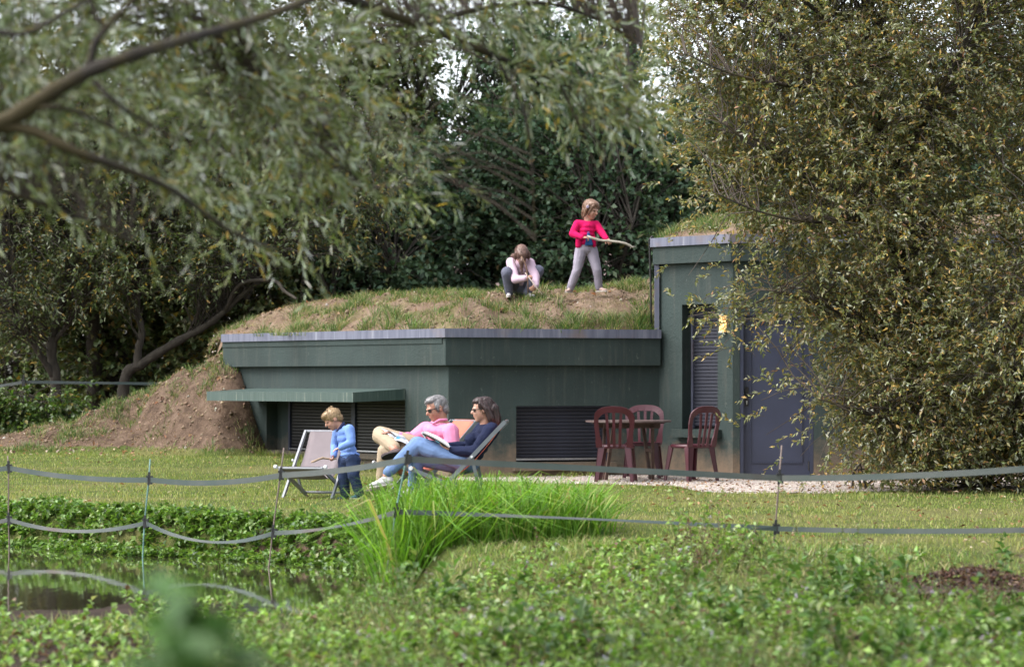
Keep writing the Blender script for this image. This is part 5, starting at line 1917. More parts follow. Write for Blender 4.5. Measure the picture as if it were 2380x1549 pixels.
# --- left: near willow whose boughs hang into the picture ---------------------------
PAL_WIL = [(28, (0.12, 0.16, 0.055)), (28, (0.20, 0.24, 0.10)), (24, (0.40, 0.43, 0.37)), (7, (0.27, 0.27, 0.06)), (4, (0.42, 0.30, 0.07)), (9, (0.60, 0.63, 0.62))]
dn = 8.3
trk = Vector((-2.75, 9.4, -0.2))
limbs = [([(-2.75, 9.4, -0.2), (-2.7, 9.35, 0.9), (-2.58, 9.25, 1.8), (-2.4, 9.1, 2.6), (-2.3, 9.1, 3.6), (-2.0, 9.4, 5.0)], 0.16, 0.06),
         ([(-2.6, 9.25, 1.75), P(-150, 340, dn), P(0, 288, dn), P(120, 215, dn), P(210, 165, dn), P(330, 122, dn), P(430, 92, dn + 0.2), P(640, 30, dn + 0.6), P(860, -60, dn + 1.2)], 0.040, 0.012),
         ([P(-60, 300, dn), P(60, 300, dn), P(170, 350, dn), P(290, 393, dn + 0.1), P(400, 442, dn + 0.3), P(540, 540, dn + 0.6), P(640, 580, dn + 1)], 0.022, 0.006),
         ([P(205, 168, dn), P(222, 100, dn), P(260, 50, dn), P(310, 0, dn), P(360, -60, dn)], 0.015, 0.008),
         ([P(240, 60, dn), P(215, 15, dn), P(200, -40, dn)], 0.009, 0.006),
         ([P(60, 255, dn), P(140, 250, dn), P(240, 285, dn + 0.2), P(340, 345, dn + 0.3)], 0.012, 0.005),
         ([P(220, 190, dn), P(270, 240, dn), P(340, 285, dn + 0.2), P(420, 330, dn + 0.4)], 0.012, 0.004),
         ([(-2.3, 9.1, 3.3), P(300, -260, 10.5), P(600, -120, 11), P(820, 0, 11.5), P(980, 60, 12), P(1150, 130, 12.4), P(1300, 190, 12.6), P(1440, 265, 12.8), P(1490, 310, 12.8)], 0.035, 0.006),
         ([P(560, 90, 10.5), P(620, 180, 10.8), P(690, 240, 11), P(770, 320, 11.2), P(830, 420, 11.4)], 0.016, 0.005),
         ([P(980, 60, 12), P(1120, 20, 12.4), P(1280, 10, 12.8), P(1420, 60, 13), P(1490, 110, 13)], 0.018, 0.005),
         ([P(1300, 190, 12.6), P(1340, 280, 12.5), P(1370, 350, 12.5), P(1395, 410, 12.4)], 0.007, 0.003),
         ([P(1150, 130, 12.4), P(1210, 240, 12.3), P(1235, 360, 12.3), P(1240, 470, 12.3), P(1245, 560, 12.3)], 0.007, 0.003),
         ([P(-100, 40, dn), P(40, 80, dn), P(150, 30, dn), P(260, -30, dn)], 0.012, 0.006),
         ([P(-60, 420, 9.4), P(60, 460, 9.4), P(180, 505, 9.6), P(300, 560, 9.8)], 0.012, 0.005),
         ([P(1340, 280, 12.5), P(1390, 330, 12.4), P(1420, 390, 12.4)], 0.006, 0.003)]
yb = lambda x: np.interp(x, [-400, 0, 250, 420, 600, 800, 880, 950, 1010, 1100, 1250, 1350, 1430, 1510], [520, 480, 500, 560, 600, 560, 530, 440, 350, 300, 260, 250, 260, 110])
out = []
while len(out) < 780:
    x, y = RNG.uniform(-500, 1480), RNG.uniform(-420, 600)
    b = yb(x)
    if y > b or (y > b - 120 and RNG.uniform() < 0.45):
        continue
    if x > 650 and RNG.uniform() < np.interp(x, [650, 800, 1000, 1480], [0.1, 0.45, 0.55, 0.55]):
        continue
    g = ((x - 770) / 60) ** 2 + ((y - 140) / 50) ** 2, ((x - 1085) / 80) ** 2 + ((y - 195) / 60) ** 2, ((x - 940) / 60) ** 2 + ((y - 230) / 45) ** 2, ((x - 1050) / 70) ** 2 + ((y - 290) / 40) ** 2
    if min(g) < 1 and RNG.uniform() < 0.85:
        continue
    if x < 420 and 250 < y and RNG.uniform() < 0.45:
        continue
    d = np.interp(x, [-500, 300, 700, 1000, 1480], [9.0, 9.6, 10.6, 11.8, 13.0]) + RNG.uniform(-0.35, 2.6)
    out.append(tuple(P(x, y, d)))
for x in range(1100, 1500, 12):
    out.append(tuple(P(x + RNG.uniform(-10, 10), 60 + (x - 1100) * 0.5 + RNG.uniform(-70, 90), 12.6 + RNG.uniform(-0.3, 0.3))))
make_tree('white_willow', 'near willow with long narrow silvery leaves and mossy boughs reaching in from the left', trk, limbs, np.array(out), 4, 0.25, 0.28, 12, 0.068, 0.0112,
          PAL_WIL, ang=0.6, shape='lens', thin=0.0055, spread=0.10, outward=0.3, drop=0.12, curl=0.2, bias=(0.55, 0.0, -0.16))

# --- behind: dark trees ----------------------------------------------------------
PAL_DARK = [(50, (0.068, 0.122, 0.068)), (30, (0.098, 0.155, 0.085)), (14, (0.14, 0.19, 0.115)), (3, (0.11, 0.11, 0.05)), (1, (0.2, 0.15, 0.06))]
PAL_MID = [(40, (0.075, 0.11, 0.040)), (30, (0.11, 0.14, 0.05)), (12, (0.10, 0.10, 0.03)), (6, (0.20, 0.14, 0.03)), (4, (0.14, 0.15, 0.10))]


def crown_centres(n, c, r, holes=(), low=None):
    out = []
    c, r = np.array(c), np.array(r)
    while len(out) < n:
        q = RNG.uniform(-1, 1, 3)
        rr = np.linalg.norm(q)
        if rr > 1 or rr < 0.35 or (q[1] > 0.5 and RNG.uniform() < 0.6):
            continue
        lump = 0.78 + 0.30 * mnoise.noise(Vector(q) * 2.2 + Vector((c[0], c[1], 0)))
        p = c + q * r * lump / 0.9
        if low is not None and p[2] < low:
            continue
        bad = False
        px, py = 1190 + p[0] * FPX / p[1], HOR - (p[2] - CAM_Z) * FPX / p[1]
        for (hx, hy, ha, hb) in holes:
            if ((px - hx) / ha) ** 2 + ((py - hy) / hb) ** 2 < 1:
                bad = True
        if not bad:
            out.append(p)
    return np.array(out)


def stems(b, h, sp=0.8, k=4, r=0.13):
    b = vec(b)
    L_ = [([b - Vector((0, 0, 0.2)), b + Vector((0.05, 0, h * 0.3)), b + Vector((-0.08, 0.05, h * 0.65)), b + Vector((0.05, 0, h))], r, r * 0.25)]
    for j in range(k):
        a = 2 * math.pi * j / k + random.uniform(0, 1)
        z0 = h * random.uniform(0.18, 0.5)
        L_.append(([b + Vector((0.03, 0, z0)), b + Vector((math.cos(a) * sp * 0.5, math.sin(a) * sp * 0.5, z0 + h * 0.2)), b + Vector((math.cos(a) * sp, math.sin(a) * sp, z0 + h * 0.42))], r * 0.5, r * 0.12))
    return L_


HOLES = [(1085, 195, 82, 62), (960, 215, 45, 40), (765, 145, 65, 55), (1050, 300, 58, 42), (1515, 215, 80, 55), (1460, 325, 65, 55), (1475, 15, 80, 55), (1610, 105, 50, 40)]
TG = 'trees of the wood behind the house'
bgt = [  # label, px, depth, crown height centre, radii, clumps, palette, leaf
    ('dark round-leaved tree behind the standing girl', 1400, 43.5, 3.8, (2.3, 1.6, 4.3), 700, PAL_DARK),
    ('dark tree behind the crouching girl, in the middle of the wood', 1120, 44.5, 3.6, (2.4, 1.6, 4.0), 700, PAL_DARK),
    ('dark bushy tree behind the left half of the grass roof', 830, 43.0, 2.9, (2.2, 1.5, 3.0), 620, PAL_DARK),
    ('tall dark tree rising beside the right roof, behind its corner', 1640, 45.0, 3.8, (2.2, 1.6, 4.2), 620, PAL_DARK),
    ('dark tree behind the willow thicket at the far right', 2150, 46.0, 4.0, (3.2, 1.8, 4.2), 320, PAL_DARK),
    ('taller paler tree at the back, its top framing the sky gaps', 1270, 50.0, 6.6, (3.4, 1.8, 3.0), 620, PAL_DARK),
    ('olive tree at the back left with sky showing through its top', 800, 49.0, 6.4, (3.2, 1.8, 3.2), 620, PAL_MID),
    ('tall dark tree standing at the back, left of centre', 420, 48.0, 5.4, (3.4, 1.8, 3.4), 480, PAL_MID),
    ('dark tree of the back row at the far left edge', 60, 47.0, 4.8, (3.2, 1.8, 4.4), 480, PAL_MID),
    ('shady tree standing between the two sallows, half hidden by them', 250, 43.0, 3.6, (2.4, 1.5, 4.2), 650, PAL_MID),
    ('shady tree just behind the left end of the roof', 590, 42.5, 3.7, (2.2, 1.5, 4.2), 650, PAL_MID),
    ('tall tree behind the top of the willow thicket', 1880, 48.0, 6.0, (3.0, 1.8, 4.0), 400, PAL_DARK),
    ('tall dark tree behind the top right corner of the willow thicket', 2330, 48.5, 6.2, (3.0, 1.8, 4.0), 380, PAL_DARK),
]
for lab, px, d, zc, r, ncl, pal in bgt:
    b = Vector(((px - 1190) * d / FPX, d, gz((px - 1190) * d / FPX, d)))
    c = (b.x, d, zc)
    cs = crown_centres(ncl, c, r, HOLES, 0.25)
    make_tree('woodland_tree', lab, b, stems(b, zc * 1.15, r[0] * 0.6, 5, 0.14), cs, 5, 0.44, 0.12, 7, 0.122, 0.096, pal, M_LEAFD, M_BARKD, TG, ang=0.9, thin=0.016, spread=0.5, up=0.8)

# trunks standing in the wood; crowns added above the view to shade it
for lab, px, d, r in (('tall dark trunk standing in the wood right of the standing girl', 1474, 45.0, (3.8, 3.2, 2.6)),
                      ('tall trunk in deep shade behind the leaning sallow', 560, 43.5, (3.8, 3.4, 2.6)),
                      ('tall trunk in deep shade left of the leaning sallow', 215, 42.6, (3.8, 3.4, 2.6)),
                      ('tall trunk in deep shade at the very left edge of the wood', -90, 42.0, (3.8, 3.4, 2.6))):
    b = Vector(((px - 1190) * d / FPX, d, gz((px - 1190) * d / FPX, d)))
    cs = crown_centres(260, (b.x, d - 1.6, 11.4), r, (), 9.2)
    lb = [([b - Vector((0, 0, .2)), b + Vector((0.05, 0, 3)), b + Vector((-0.06, 0, 6.5)), b + Vector((0.1, 0, 10.5))], 0.17, 0.08)]
    for j in range(6):
        a = 2 * math.pi * j / 6 + 0.4
        lb.append(([b + Vector((0, 0, 8.6)), b + Vector((math.cos(a) * 1.2, math.sin(a) * 1.0, 9.8)), b + Vector((math.cos(a) * 2.6, math.sin(a) * 2.2, 11.2))], 0.06, 0.02))
    make_tree('tall_tree', lab, b, lb, cs, 5, 0.6, 0.1, 6, 0.30, 0.24, PAL_DARK, M_LEAFD, M_BARKD, 'tall trees shading the wood', ang=0.9, thin=0.018, spread=0.8, up=0.8)

# low growth closing the view under the crowns
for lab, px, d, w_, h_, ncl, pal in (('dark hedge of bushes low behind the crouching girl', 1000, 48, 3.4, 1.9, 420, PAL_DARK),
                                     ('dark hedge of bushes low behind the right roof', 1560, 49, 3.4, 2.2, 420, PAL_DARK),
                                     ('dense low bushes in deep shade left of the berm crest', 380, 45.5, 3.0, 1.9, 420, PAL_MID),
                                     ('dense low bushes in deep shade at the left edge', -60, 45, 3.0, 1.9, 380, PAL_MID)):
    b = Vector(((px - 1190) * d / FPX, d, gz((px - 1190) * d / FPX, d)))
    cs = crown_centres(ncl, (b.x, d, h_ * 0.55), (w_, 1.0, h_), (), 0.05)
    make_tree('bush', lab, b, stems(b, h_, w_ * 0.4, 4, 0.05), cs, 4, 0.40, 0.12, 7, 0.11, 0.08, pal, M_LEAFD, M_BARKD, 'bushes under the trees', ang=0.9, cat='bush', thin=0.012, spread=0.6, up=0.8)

# --- left middle distance: leaning sallows at the end of the berm ---------------------
PAL_SAL = [(40, (0.065, 0.092, 0.032)), (28, (0.10, 0.125, 0.045)), (12, (0.17, 0.185, 0.11)), (8, (0.20, 0.145, 0.03)), (3, (0.30, 0.19, 0.04))]


def region(n, poly_lo, poly_hi, x0, x1, d0_, d1_, keep=1.0):
    out = []
    while len(out) < n:
        x = RNG.uniform(x0, x1)
        lo, hi = np.interp(x, *poly_lo), np.interp(x, *poly_hi)
        y = RNG.uniform(hi, lo)
        if min(((x - hx) / (ha * 0.8)) ** 2 + ((y - hy) / (hb * 0.8)) ** 2 for hx, hy, ha, hb in HOLES) < 1:
            continue
        out.append(tuple(P(x, y, RNG.uniform(d0_, d1_))))
    return np.array(out)


b = P(285, 905, 39.5)
b.z = gz(b.x, b.y)
lb = [([b - Vector((0, 0, .2)), P(290, 880, 39.5), P(330, 845, 39.4), P(400, 800, 39.2), P(480, 755, 39.0), P(530, 715, 38.8), P(600, 650, 38.5)], 0.10, 0.035),
      ([P(318, 855, 39.4), P(322, 810, 39.4), P(330, 770, 39.4), P(320, 700, 39.4), P(350, 600, 39.4), P(420, 480, 39.2)], 0.07, 0.03),
      ([P(525, 720, 38.8), P(560, 660, 38.4), P(635, 652, 37.9), P(660, 675, 37.6), P(690, 695, 37.4)], 0.035, 0.022, 'bare'),
      ([P(420, 480, 39.2), P(560, 380, 38.8), P(700, 330, 38.4), P(840, 330, 38)], 0.03, 0.012)]
cs = region(620, ([180, 400, 560, 700, 860, 960], [700, 690, 640, 620, 600, 520]), ([180, 960], [180, 220]), 180, 960, 37.2, 40.0)
make_tree('leaning_sallow', 'leaning sallow with yellow-green leaves arching over the left end of the roof', b, lb, cs, 4, 0.42, 0.35, 9, 0.088, 0.034, PAL_SAL, None, M_BARKD,
          'sallows at the wood edge', ang=0.7, thin=0.012, spread=0.35)
b = P(120, 985, 40.0)
b.z = gz(b.x, b.y)
lb = [([b - Vector((0, 0, .2)), P(130, 900, 40), P(120, 800, 40), P(150, 650, 40), P(140, 480, 40), P(180, 330, 40)], 0.11, 0.04),
      ([P(128, 880, 40), P(60, 760, 39.6), P(30, 620, 39.2), P(20, 480, 39)], 0.06, 0.025),
      ([P(120, 800, 40), P(200, 700, 39.8), P(270, 600, 39.6)], 0.05, 0.02)]
cs = region(620, ([-200, 0, 200, 420], [800, 820, 720, 680]), ([-200, 420], [240, 230]), -200, 420, 38.0, 41.0)
make_tree('leaning_sallow', 'upright sallow with drooping yellow-tinged sprays at the left edge', b, lb, cs, 4, 0.45, 0.40, 9, 0.088, 0.034, PAL_SAL, None, M_BARKD,
          'sallows at the wood edge', ang=0.7, thin=0.012, spread=0.35)

# ivy and brambles at the left foot of the berm
PAL_IVY = [(40, (0.055, 0.10, 0.022)), (30, (0.085, 0.14, 0.03)), (12, (0.13, 0.16, 0.05)), (5, (0.16, 0.13, 0.03))]
b = P(70, 1030, 37.0)
b.z = gz(b.x, b.y)
cs = region(170, ([-120, 0, 60, 120, 230], [1040, 1035, 1025, 1010, 985]), ([-120, 40, 120, 230], [930, 940, 945, 965]), -120, 230, 36.6, 37.6)
make_tree('bramble_bush', 'bright green ivy and bramble bush at the foot of the bare earth bank', b, [([b - Vector((0, 0, .1)), b + Vector((0, 0, .3)), b + Vector((.1, 0, .5))], 0.02, 0.008)],
          cs, 4, 0.25, 0.3, 8, 0.075, 0.07, PAL_IVY, M_LEAF, M_BARKD, None, ang=0.9, cat='bush', thin=0.006, spread=0.3, up=1.0)

# pale house glimpsed through the wood
hb = thing('distant_house', 'pale pink house glimpsed through the gaps of the wood', 'house', (1.0, 72.0, gz(1, 72)))
m_ph = mat_plain('pink_render', (0.55, 0.42, 0.40), 0.9, 0.1, 2, 0.1)
mb = MB().box((-2.0, 75, 2.6), (11, 6, 5.6))
obj('wall', mb, m_ph, hb, world=True)
mb = MB().add([(-7.9, 71.6, 5.4), (3.9, 71.6, 5.4), (3.9, 78.4, 5.4), (-7.9, 78.4, 5.4), (-7.9, 75, 7.6), (3.9, 75, 7.6)], [(0, 1, 5, 4), (2, 3, 4, 5), (0, 4, 3), (1, 2, 5), (0, 3, 2, 1)])
obj('roof', mb, mat_plain('roof_tile', (0.16, 0.08, 0.06), 0.9, 0.3, 8, 0.3), hb, world=True)
for x in (-6, -3.5, -1, 1.5):
    for z in (1.6, 4.1):
        w = obj('window', MB().box((x, 71.96, z), (1.0, 0.06, 1.3)), M_CAPW, hb, world=True)
        obj('pane', MB().box((x, 71.92, z), (0.8, 0.03, 1.1)), M_LENS, w, world=True)


# ------------------------------------------------------------------ grass
def blades(p, lean, h, w, cols, bend=0.4, fine=True):
    """curved blades as 2-quad strips: p (N,3), lean (N,2) horizontal lean"""
    n = len(p)
    side = unit(np.stack([-lean[:, 1], lean[:, 0], np.zeros(n)], -1) + RNG.normal(size=(n, 3)) * np.array([0.8, 0.8, 0]) + 1e-6)
    ln = np.stack([lean[:, 0], lean[:, 1], np.zeros(n)], -1)
    z = np.array([0, 0, 1.0])
    h, w = h[:, None], w[:, None]
    m1 = p + z * h * 0.42 + ln * h * 0.22 * bend
    m2 = p + z * h * 0.80 + ln * h * 0.60 * bend
    t = p + z * h * (1.0 - 0.25 * bend * np.linalg.norm(ln, axis=1, keepdims=True)) + ln * h * 1.25 * bend
    v = np.stack([p - side * w * 0.5, p + side * w * 0.5, m1 + side * w * 0.5, m2 + side * w * 0.35, t, m2 - side * w * 0.35, m1 - side * w * 0.5], 1)
    if not fine:                                        # short blade: three faces
        return v[:, [0, 1, 2, 4, 6]], np.array([[0, 1, 2], [0, 2, 4], [4, 2, 3]]), cols
    return v, np.array([[0, 1, 2], [0, 2, 6], [6, 2, 3], [6, 3, 5], [5, 3, 4]]), cols


PAL_LAWN = [(45, (0.21, 0.265, 0.06)), (25, (0.14, 0.20, 0.045)), (22, (0.34, 0.33, 0.12)), (8, (0.42, 0.37, 0.19))]
n = 150000
x = RNG.uniform(-8.5, 7.5, n)
y = 16.6 + (35.2 - 16.6) * RNG.uniform(0, 1, n)
ok = (pond_mask(x, y) < 0.12) & (berm_h(x, y) < 0.05) & ~((y > gravel_front(x) + 0.05) & (x > -1.2)) & (np.abs(x) < 0.25 * y)
wl_ = np.minimum(line_dist(x, y, PL, PC), 0)
ok &= (line_dist(x, y, PL, PC) < -0.05) | (x > PC.x)
ok &= RNG.uniform(0, 1, n) < 0.93
ok &= ~((y < 18.2) & (x < -0.4))
dens = fbm(x * 0.45, y * 0.9, 17)
ok &= RNG.uniform(0, 1, n) < 1.15 - 0.6 * sstep(0.5, 0.75, dens)
x, y, dens = x[ok], y[ok], dens[ok]
p = np.stack([x, y, ground_z(x, y) - 0.004], -1)
n = len(p)
hgt = RNG.uniform(0.018, 0.045, n) * (1 + 0.9 * sstep(0.55, 0.75, fbm(x * 2.2, y * 2.2, 71)))
dry = sstep(0.45, 0.7, dens)[:, None]
cl = pick(PAL_LAWN, n)
cl = cl * (1 - 0.45 * dry) + np.array([0.34, 0.31, 0.13]) * 0.45 * dry
v, tm, cl = blades(p, RNG.normal(size=(n, 2)) * 0.6, hgt, np.full(n, 0.007), cl, 0.4, False)
leaf_object('lawn_grass', [(v, tm, cl)], M_GRASS, None, 'stuff')
bpy.data.objects['lawn_grass']['label'] = 'short mown yellow green lawn grass before the house'

# rough tufts: roof, berm, wall foot
PAL_TUFT = [(44, (0.075, 0.135, 0.035)), (28, (0.13, 0.195, 0.055)), (18, (0.30, 0.26, 0.14)), (10, (0.38, 0.31, 0.19))]
PAL_STRAW = [(50, (0.33, 0.25, 0.15)), (25, (0.24, 0.18, 0.10)), (25, (0.17, 0.17, 0.06))]


def tufts(cxy, zf, nb, h, r, pal, w=0.008):
    c = np.repeat(cxy, nb, 0)
    o = RNG.normal(size=c.shape) * r
    q = c + o
    n = len(q)
    p = np.stack([q[:, 0], q[:, 1], zf(q[:, 0], q[:, 1]) - 0.008], -1)
    sz = np.repeat(RNG.uniform(0.6, 1.35, len(cxy)), nb)
    return blades(p, o / r * 0.55 + RNG.normal(size=c.shape) * 0.35, h * sz * RNG.uniform(0.5, 1.2, n), np.full(n, w), pick(pal, n), 0.75, False)


def roof_pts(n, smax=3.2, x0=-4.6, x1=1.85):
    x = RNG.uniform(x0, x1, n * 3)
    y = RNG.uniform(31.2, 39, n * 3)
    s = np.minimum(line_dist(x, y, PL, PC), line_dist(x, y, PC, PA))
    k = (s > 0.06) & (s < smax)
    return np.stack([x[k], y[k]], -1)[:n]


rp = roof_pts(640)
rp = rp[fbm(rp[:, 0] * 1.1, rp[:, 1] * 1.1, 77) > 0.49]
edge_t = np.array([(0.95, 31.86), (1.15, 31.95), (1.35, 31.98), (1.62, 32.08), (1.78, 32.12), (1.72, 32.2), (1.5, 32.05), (1.82, 33.2), (1.6, 33.3), (1.75, 33.6), (0.2, 31.9), (-0.2, 32.0), (-1.6, 32.6)])
crest = np.stack([RNG.uniform(-3.6, 1.8, 70), RNG.uniform(33.4, 34.9, 70)], -1)
s1 = tufts(np.concatenate([rp, crest]), mound_z, 46, 0.115, 0.07, PAL_TUFT)
ev = np.concatenate([edge_t, np.array([tuple(PL.lerp(PC, t) + Vector((0.05, 0.07))) for t in RNG.uniform(0, 1, 9)]), np.array([tuple(PC.lerp(PA, t) + Vector((0, 0.07))) for t in RNG.uniform(0.05, 0.98, 12)])])
s2 = tufts(ev, mound_z, 80, 0.17, 0.065, PAL_TUFT)
sp_ = roof_pts(5200, 3.5)
s3 = tufts(sp_, mound_z, 3, 0.06, 0.05, PAL_STRAW, 0.005)
s3 = (s3[0], s3[1], s3[2])
ob = leaf_object('roof_grass', [s1, s2, s3], M_GRASS, None, 'stuff')
ob['label'] = 'tufts of green and straw coloured grass growing on the roof soil'
rr_ = np.stack([RNG.uniform(2.05, 5.2, 190), RNG.uniform(31.2, 33.8, 190)], -1)
rr_ = rr_[rr_[:, 1] > 32.15 - (rr_[:, 0] - 1.95)]
ob = leaf_object('roof_grass', [tufts(rr_, mound_r, 40, 0.15, 0.06, PAL_TUFT)], M_GRASS, None, 'stuff')
ob['label'] = 'tall grass tufts on the higher right roof beside the willow thicket'
bx_ = np.stack([RNG.uniform(-8.4, -3.6, 700), RNG.uniform(33.6, 37.4, 700)], -1)
hb_ = berm_h(bx_[:, 0], bx_[:, 1])
bx_ = bx_[(hb_ > 0.03) & (fbm(bx_[:, 0] * 1.2, bx_[:, 1] * 1.2, 81) > 0.52)]
st_ = np.stack([RNG.uniform(-8.4, -3.6, 2200), RNG.uniform(33.6, 37.4, 2200)], -1)
st_ = st_[berm_h(st_[:, 0], st_[:, 1]) > 0.03]
crb = np.array([P(x_, y_, 36.0)[:2] for x_, y_ in ((505, 840), (490, 850), (515, 830), (470, 870), (420, 880), (340, 920), (310, 935), (330, 930), (360, 912), (440, 990), (445, 1000), (430, 1000), (560, 1035), (570, 1030), (545, 1040), (400, 1045), (385, 1040))])
s1 = tufts(np.concatenate([bx_, crb]), ground_z, 40, 0.10, 0.06, PAL_TUFT)
s2 = tufts(st_, ground_z, 3, 0.055, 0.05, PAL_STRAW, 0.005)
wf = np.array([tuple((PL.lerp(PC, t) + Vector((nL.x, nL.y)) * RNG.uniform(0.1, 0.3))) for t in np.linspace(0.2, 1.0, 40)])
wf2 = np.array([tuple((PC.lerp(PA, t) + Vector((nF.x, nF.y)) * RNG.uniform(0.12, 0.3))) for t in RNG.uniform(0.0, 0.75, 16)])
s3 = tufts(np.concatenate([wf, wf2]), ground_z, 30, 0.09, 0.06, PAL_LAWN)
ob = leaf_object('bank_grass', [s1, s2, s3], M_GRASS, None, 'stuff')
ob['label'] = 'sparse grass tufts and straw on the bare earth bank and wall foot'

# tall bright reed grass clump
PAL_REED = [(46, (0.125, 0.26, 0.025)), (28, (0.19, 0.34, 0.045)), (16, (0.075, 0.17, 0.02)), (7, (0.30, 0.36, 0.09)), (3, (0.36, 0.30, 0.14))]
n = 4300
t = RNG.uniform(0, 1, n)
px_ = 893 + 505 * t ** 1.2 + RNG.normal(size=n) * 18
dd_ = np.interp(px_, [860, 1000, 1200, 1420], [19.0, 19.2, 19.8, 20.4]) + RNG.uniform(-0.95, 0.75, n)
x = (px_ - 1190) * dd_ / FPX
p = np.stack([x, dd_, np.maximum(ground_z(x, dd_), -0.34) - 0.02], -1)
H_ = (np.interp(px_, [850, 890, 950, 1100, 1250, 1370, 1440], [0.24, 0.42, 0.48, 0.49, 0.45, 0.40, 0.22]) - p[:, 2]) * (1 - 0.7 * RNG.uniform(0, 1, n) ** 1.3) * RNG.uniform(0.95, 1.25, n)
kb = RNG.uniform(0, 1, n) < 0.45
s_a = blades(p[kb], RNG.normal(size=(kb.sum(), 2)) * 0.8 + np.array([0.1, -0.1]), H_[kb] * 1.05, RNG.uniform(0.008, 0.020, kb.sum()), pick(PAL_REED, kb.sum()), 0.95)
s_b = blades(p[~kb], RNG.normal(size=((~kb).sum(), 2)) * 0.5 + np.array([0.05, -0.1]), H_[~kb], RNG.uniform(0.006, 0.016, (~kb).sum()), pick(PAL_REED, (~kb).sum()), 0.5)
reed = leaf_object('reed_grass', [s_a, s_b], M_GRASS)
tag(reed, 'tall bright green reed grass clump at the water edge in front of the woman', 'grass', None, 'stuff')

# --- herbs along the water and in the foreground ---------------------------------------
PAL_HERB = [(40, (0.17, 0.29, 0.055)), (30, (0.25, 0.37, 0.09)), (15, (0.085, 0.14, 0.04)), (10, (0.30, 0.35, 0.17)), (4, (0.17, 0.09, 0.06))]
PAL_BANK = [(45, (0.115, 0.21, 0.035)), (35, (0.165, 0.27, 0.05)), (15, (0.055, 0.12, 0.022)), (5, (0.19, 0.22, 0.07))]


def herbs(name, x, y, h, pal, nl, ll, lw, label, lean=0.35, parts=None):
    n = len(x)
    base = np.stack([x, y, np.maximum(ground_z(x, y), WATER_Z - 0.05) - 0.01], -1)
    d = unit(np.stack([RNG.normal(size=n) * lean, RNG.normal(size=n) * lean, np.ones(n)], -1))
    lines = twig_lines(base, d, h, RNG.uniform(-0.05, 0.25, n), 4, 0.06)
    V, F = tube_arrays(lines, np.full(n, 0.0032), np.full(n, 0.0015))
    ob = leaf_object(name, [leaves_on(lines, nl, ll, lw, 1.15, 1.2, 'kite', pal, 0.2, 0.12)], M_LEAF, None, 'stuff')
    ob['label'] = label
    st = obj('stems', arrays_mesh('stems', V, F), mat_plain(name + '_stem', (0.13, 0.13, 0.05), 0.7, 0.3, 20, 0), ob)
    st['kind'] = 'stuff'
    return ob, lines


n = 2500
x = RNG.uniform(-6.5, -0.75, n)
off = RNG.uniform(-0.55, 0.7, n)
wdt = np.interp(x, [-6.5, -4.6, -3.2, -2.0, -0.8], [1.0, 0.85, 0.65, 0.45, 0.5])
y = far_bank(x) + 0.12 + off * wdt + (fbm(x * 2, x * 0, 5) - 0.5) * 0.5
herbs('bank_herbs', x, y, RNG.uniform(0.06, 0.17, n) * np.interp(off, [0, 0.5, 1], [1.0, 1.0, 0.5]), PAL_BANK, 13, 0.052, 0.044, 'leafy bright green herbs overhanging the far bank of the pond', 0.55)

n = 6000
y = RNG.uniform(10.2, 18.9, n)
x = RNG.uniform(-0.26, 0.27, n) * y
top_y = np.interp(x, [-5, -1.5, -0.95, -0.3, 0.6, 1.6, 2.6, 3.4, 4.2], [13.9, 14.2, 16.3, 16.9, 17.9, 18.3, 17.4, 16.2, 15.8])
dn_ = fbm(x * 0.9, y * 0.9, 91)
bare = lambda x, y: (x < -1.85 * y / 12.5 + 0.25 * np.sin(y * 3)) & (y < 13.9)
ok = ~bare(x, y) & (y < top_y + RNG.normal(size=n) * 0.35) & (RNG.uniform(0, 1, n) < 0.35 + 1.4 * (dn_ - 0.25)) & ~((x < -1.6) & (y < 14.5) & (RNG.uniform(0, 1, n) < 0.6))
x, y, dn_, ty = x[ok], y[ok], dn_[ok], top_y[ok]
sp_n = fbm(x * 0.75 + 7, y * 0.75, 131)
tall = fbm(x * 1.5, y * 1.5, 98)
hh_ = RNG.uniform(0.13, 0.38, len(x)) * (0.12 + 2.0 * np.clip(tall - 0.14, 0, 1)) * np.interp(x, [-3, -1, 0.3, 2, 3], [0.55, 0.85, 1.0, 0.9, 0.75]) * (0.4 + 0.6 * sstep(-0.2, 1.2, ty - y))
boost = np.zeros(len(x))
for (bx0, by0, br0) in ((1.25, 17.3, 0.55), (2.1, 16.6, 0.45), (0.4, 16.2, 0.5), (3.3, 15.0, 0.5), (2.4, 13.6, 0.45), (0.9, 13.2, 0.4), (-0.6, 13.8, 0.5), (1.6, 15.0, 0.4)):
    boost = np.maximum(boost, np.exp(-((x - bx0) ** 2 + (y - by0) ** 2) / br0 ** 2))
hh_ = hh_ * (0.75 + 0.75 * boost)
gap = fbm(x * 1.1 + 3, y * 1.1, 141) + 0.2 * boost
kp = RNG.uniform(0, 1, len(x)) < sstep(0.30, 0.46, gap) * 0.88 + 0.12
A = kp & (sp_n > 0.47)
B = kp & (sp_n <= 0.53) & (RNG.uniform(0, 1, len(x)) < 0.8)
_, hl = herbs('wild_mint', x[A], y[A], hh_[A], PAL_HERB, 11, 0.052, 0.034, 'light green wild mint growing in drifts over the foreground bank', 0.4)
PAL_FINE = [(45, (0.11, 0.20, 0.045)), (30, (0.16, 0.25, 0.07)), (15, (0.25, 0.29, 0.13)), (10, (0.16, 0.11, 0.07))]
_, hl2 = herbs('fine_weeds', x[B], y[B], hh_[B] * 1.25, PAL_FINE, 17, 0.040, 0.012, 'fine-leaved darker weeds between the foreground mint', 0.5)
kd = RNG.choice(len(x), 90, replace=False)
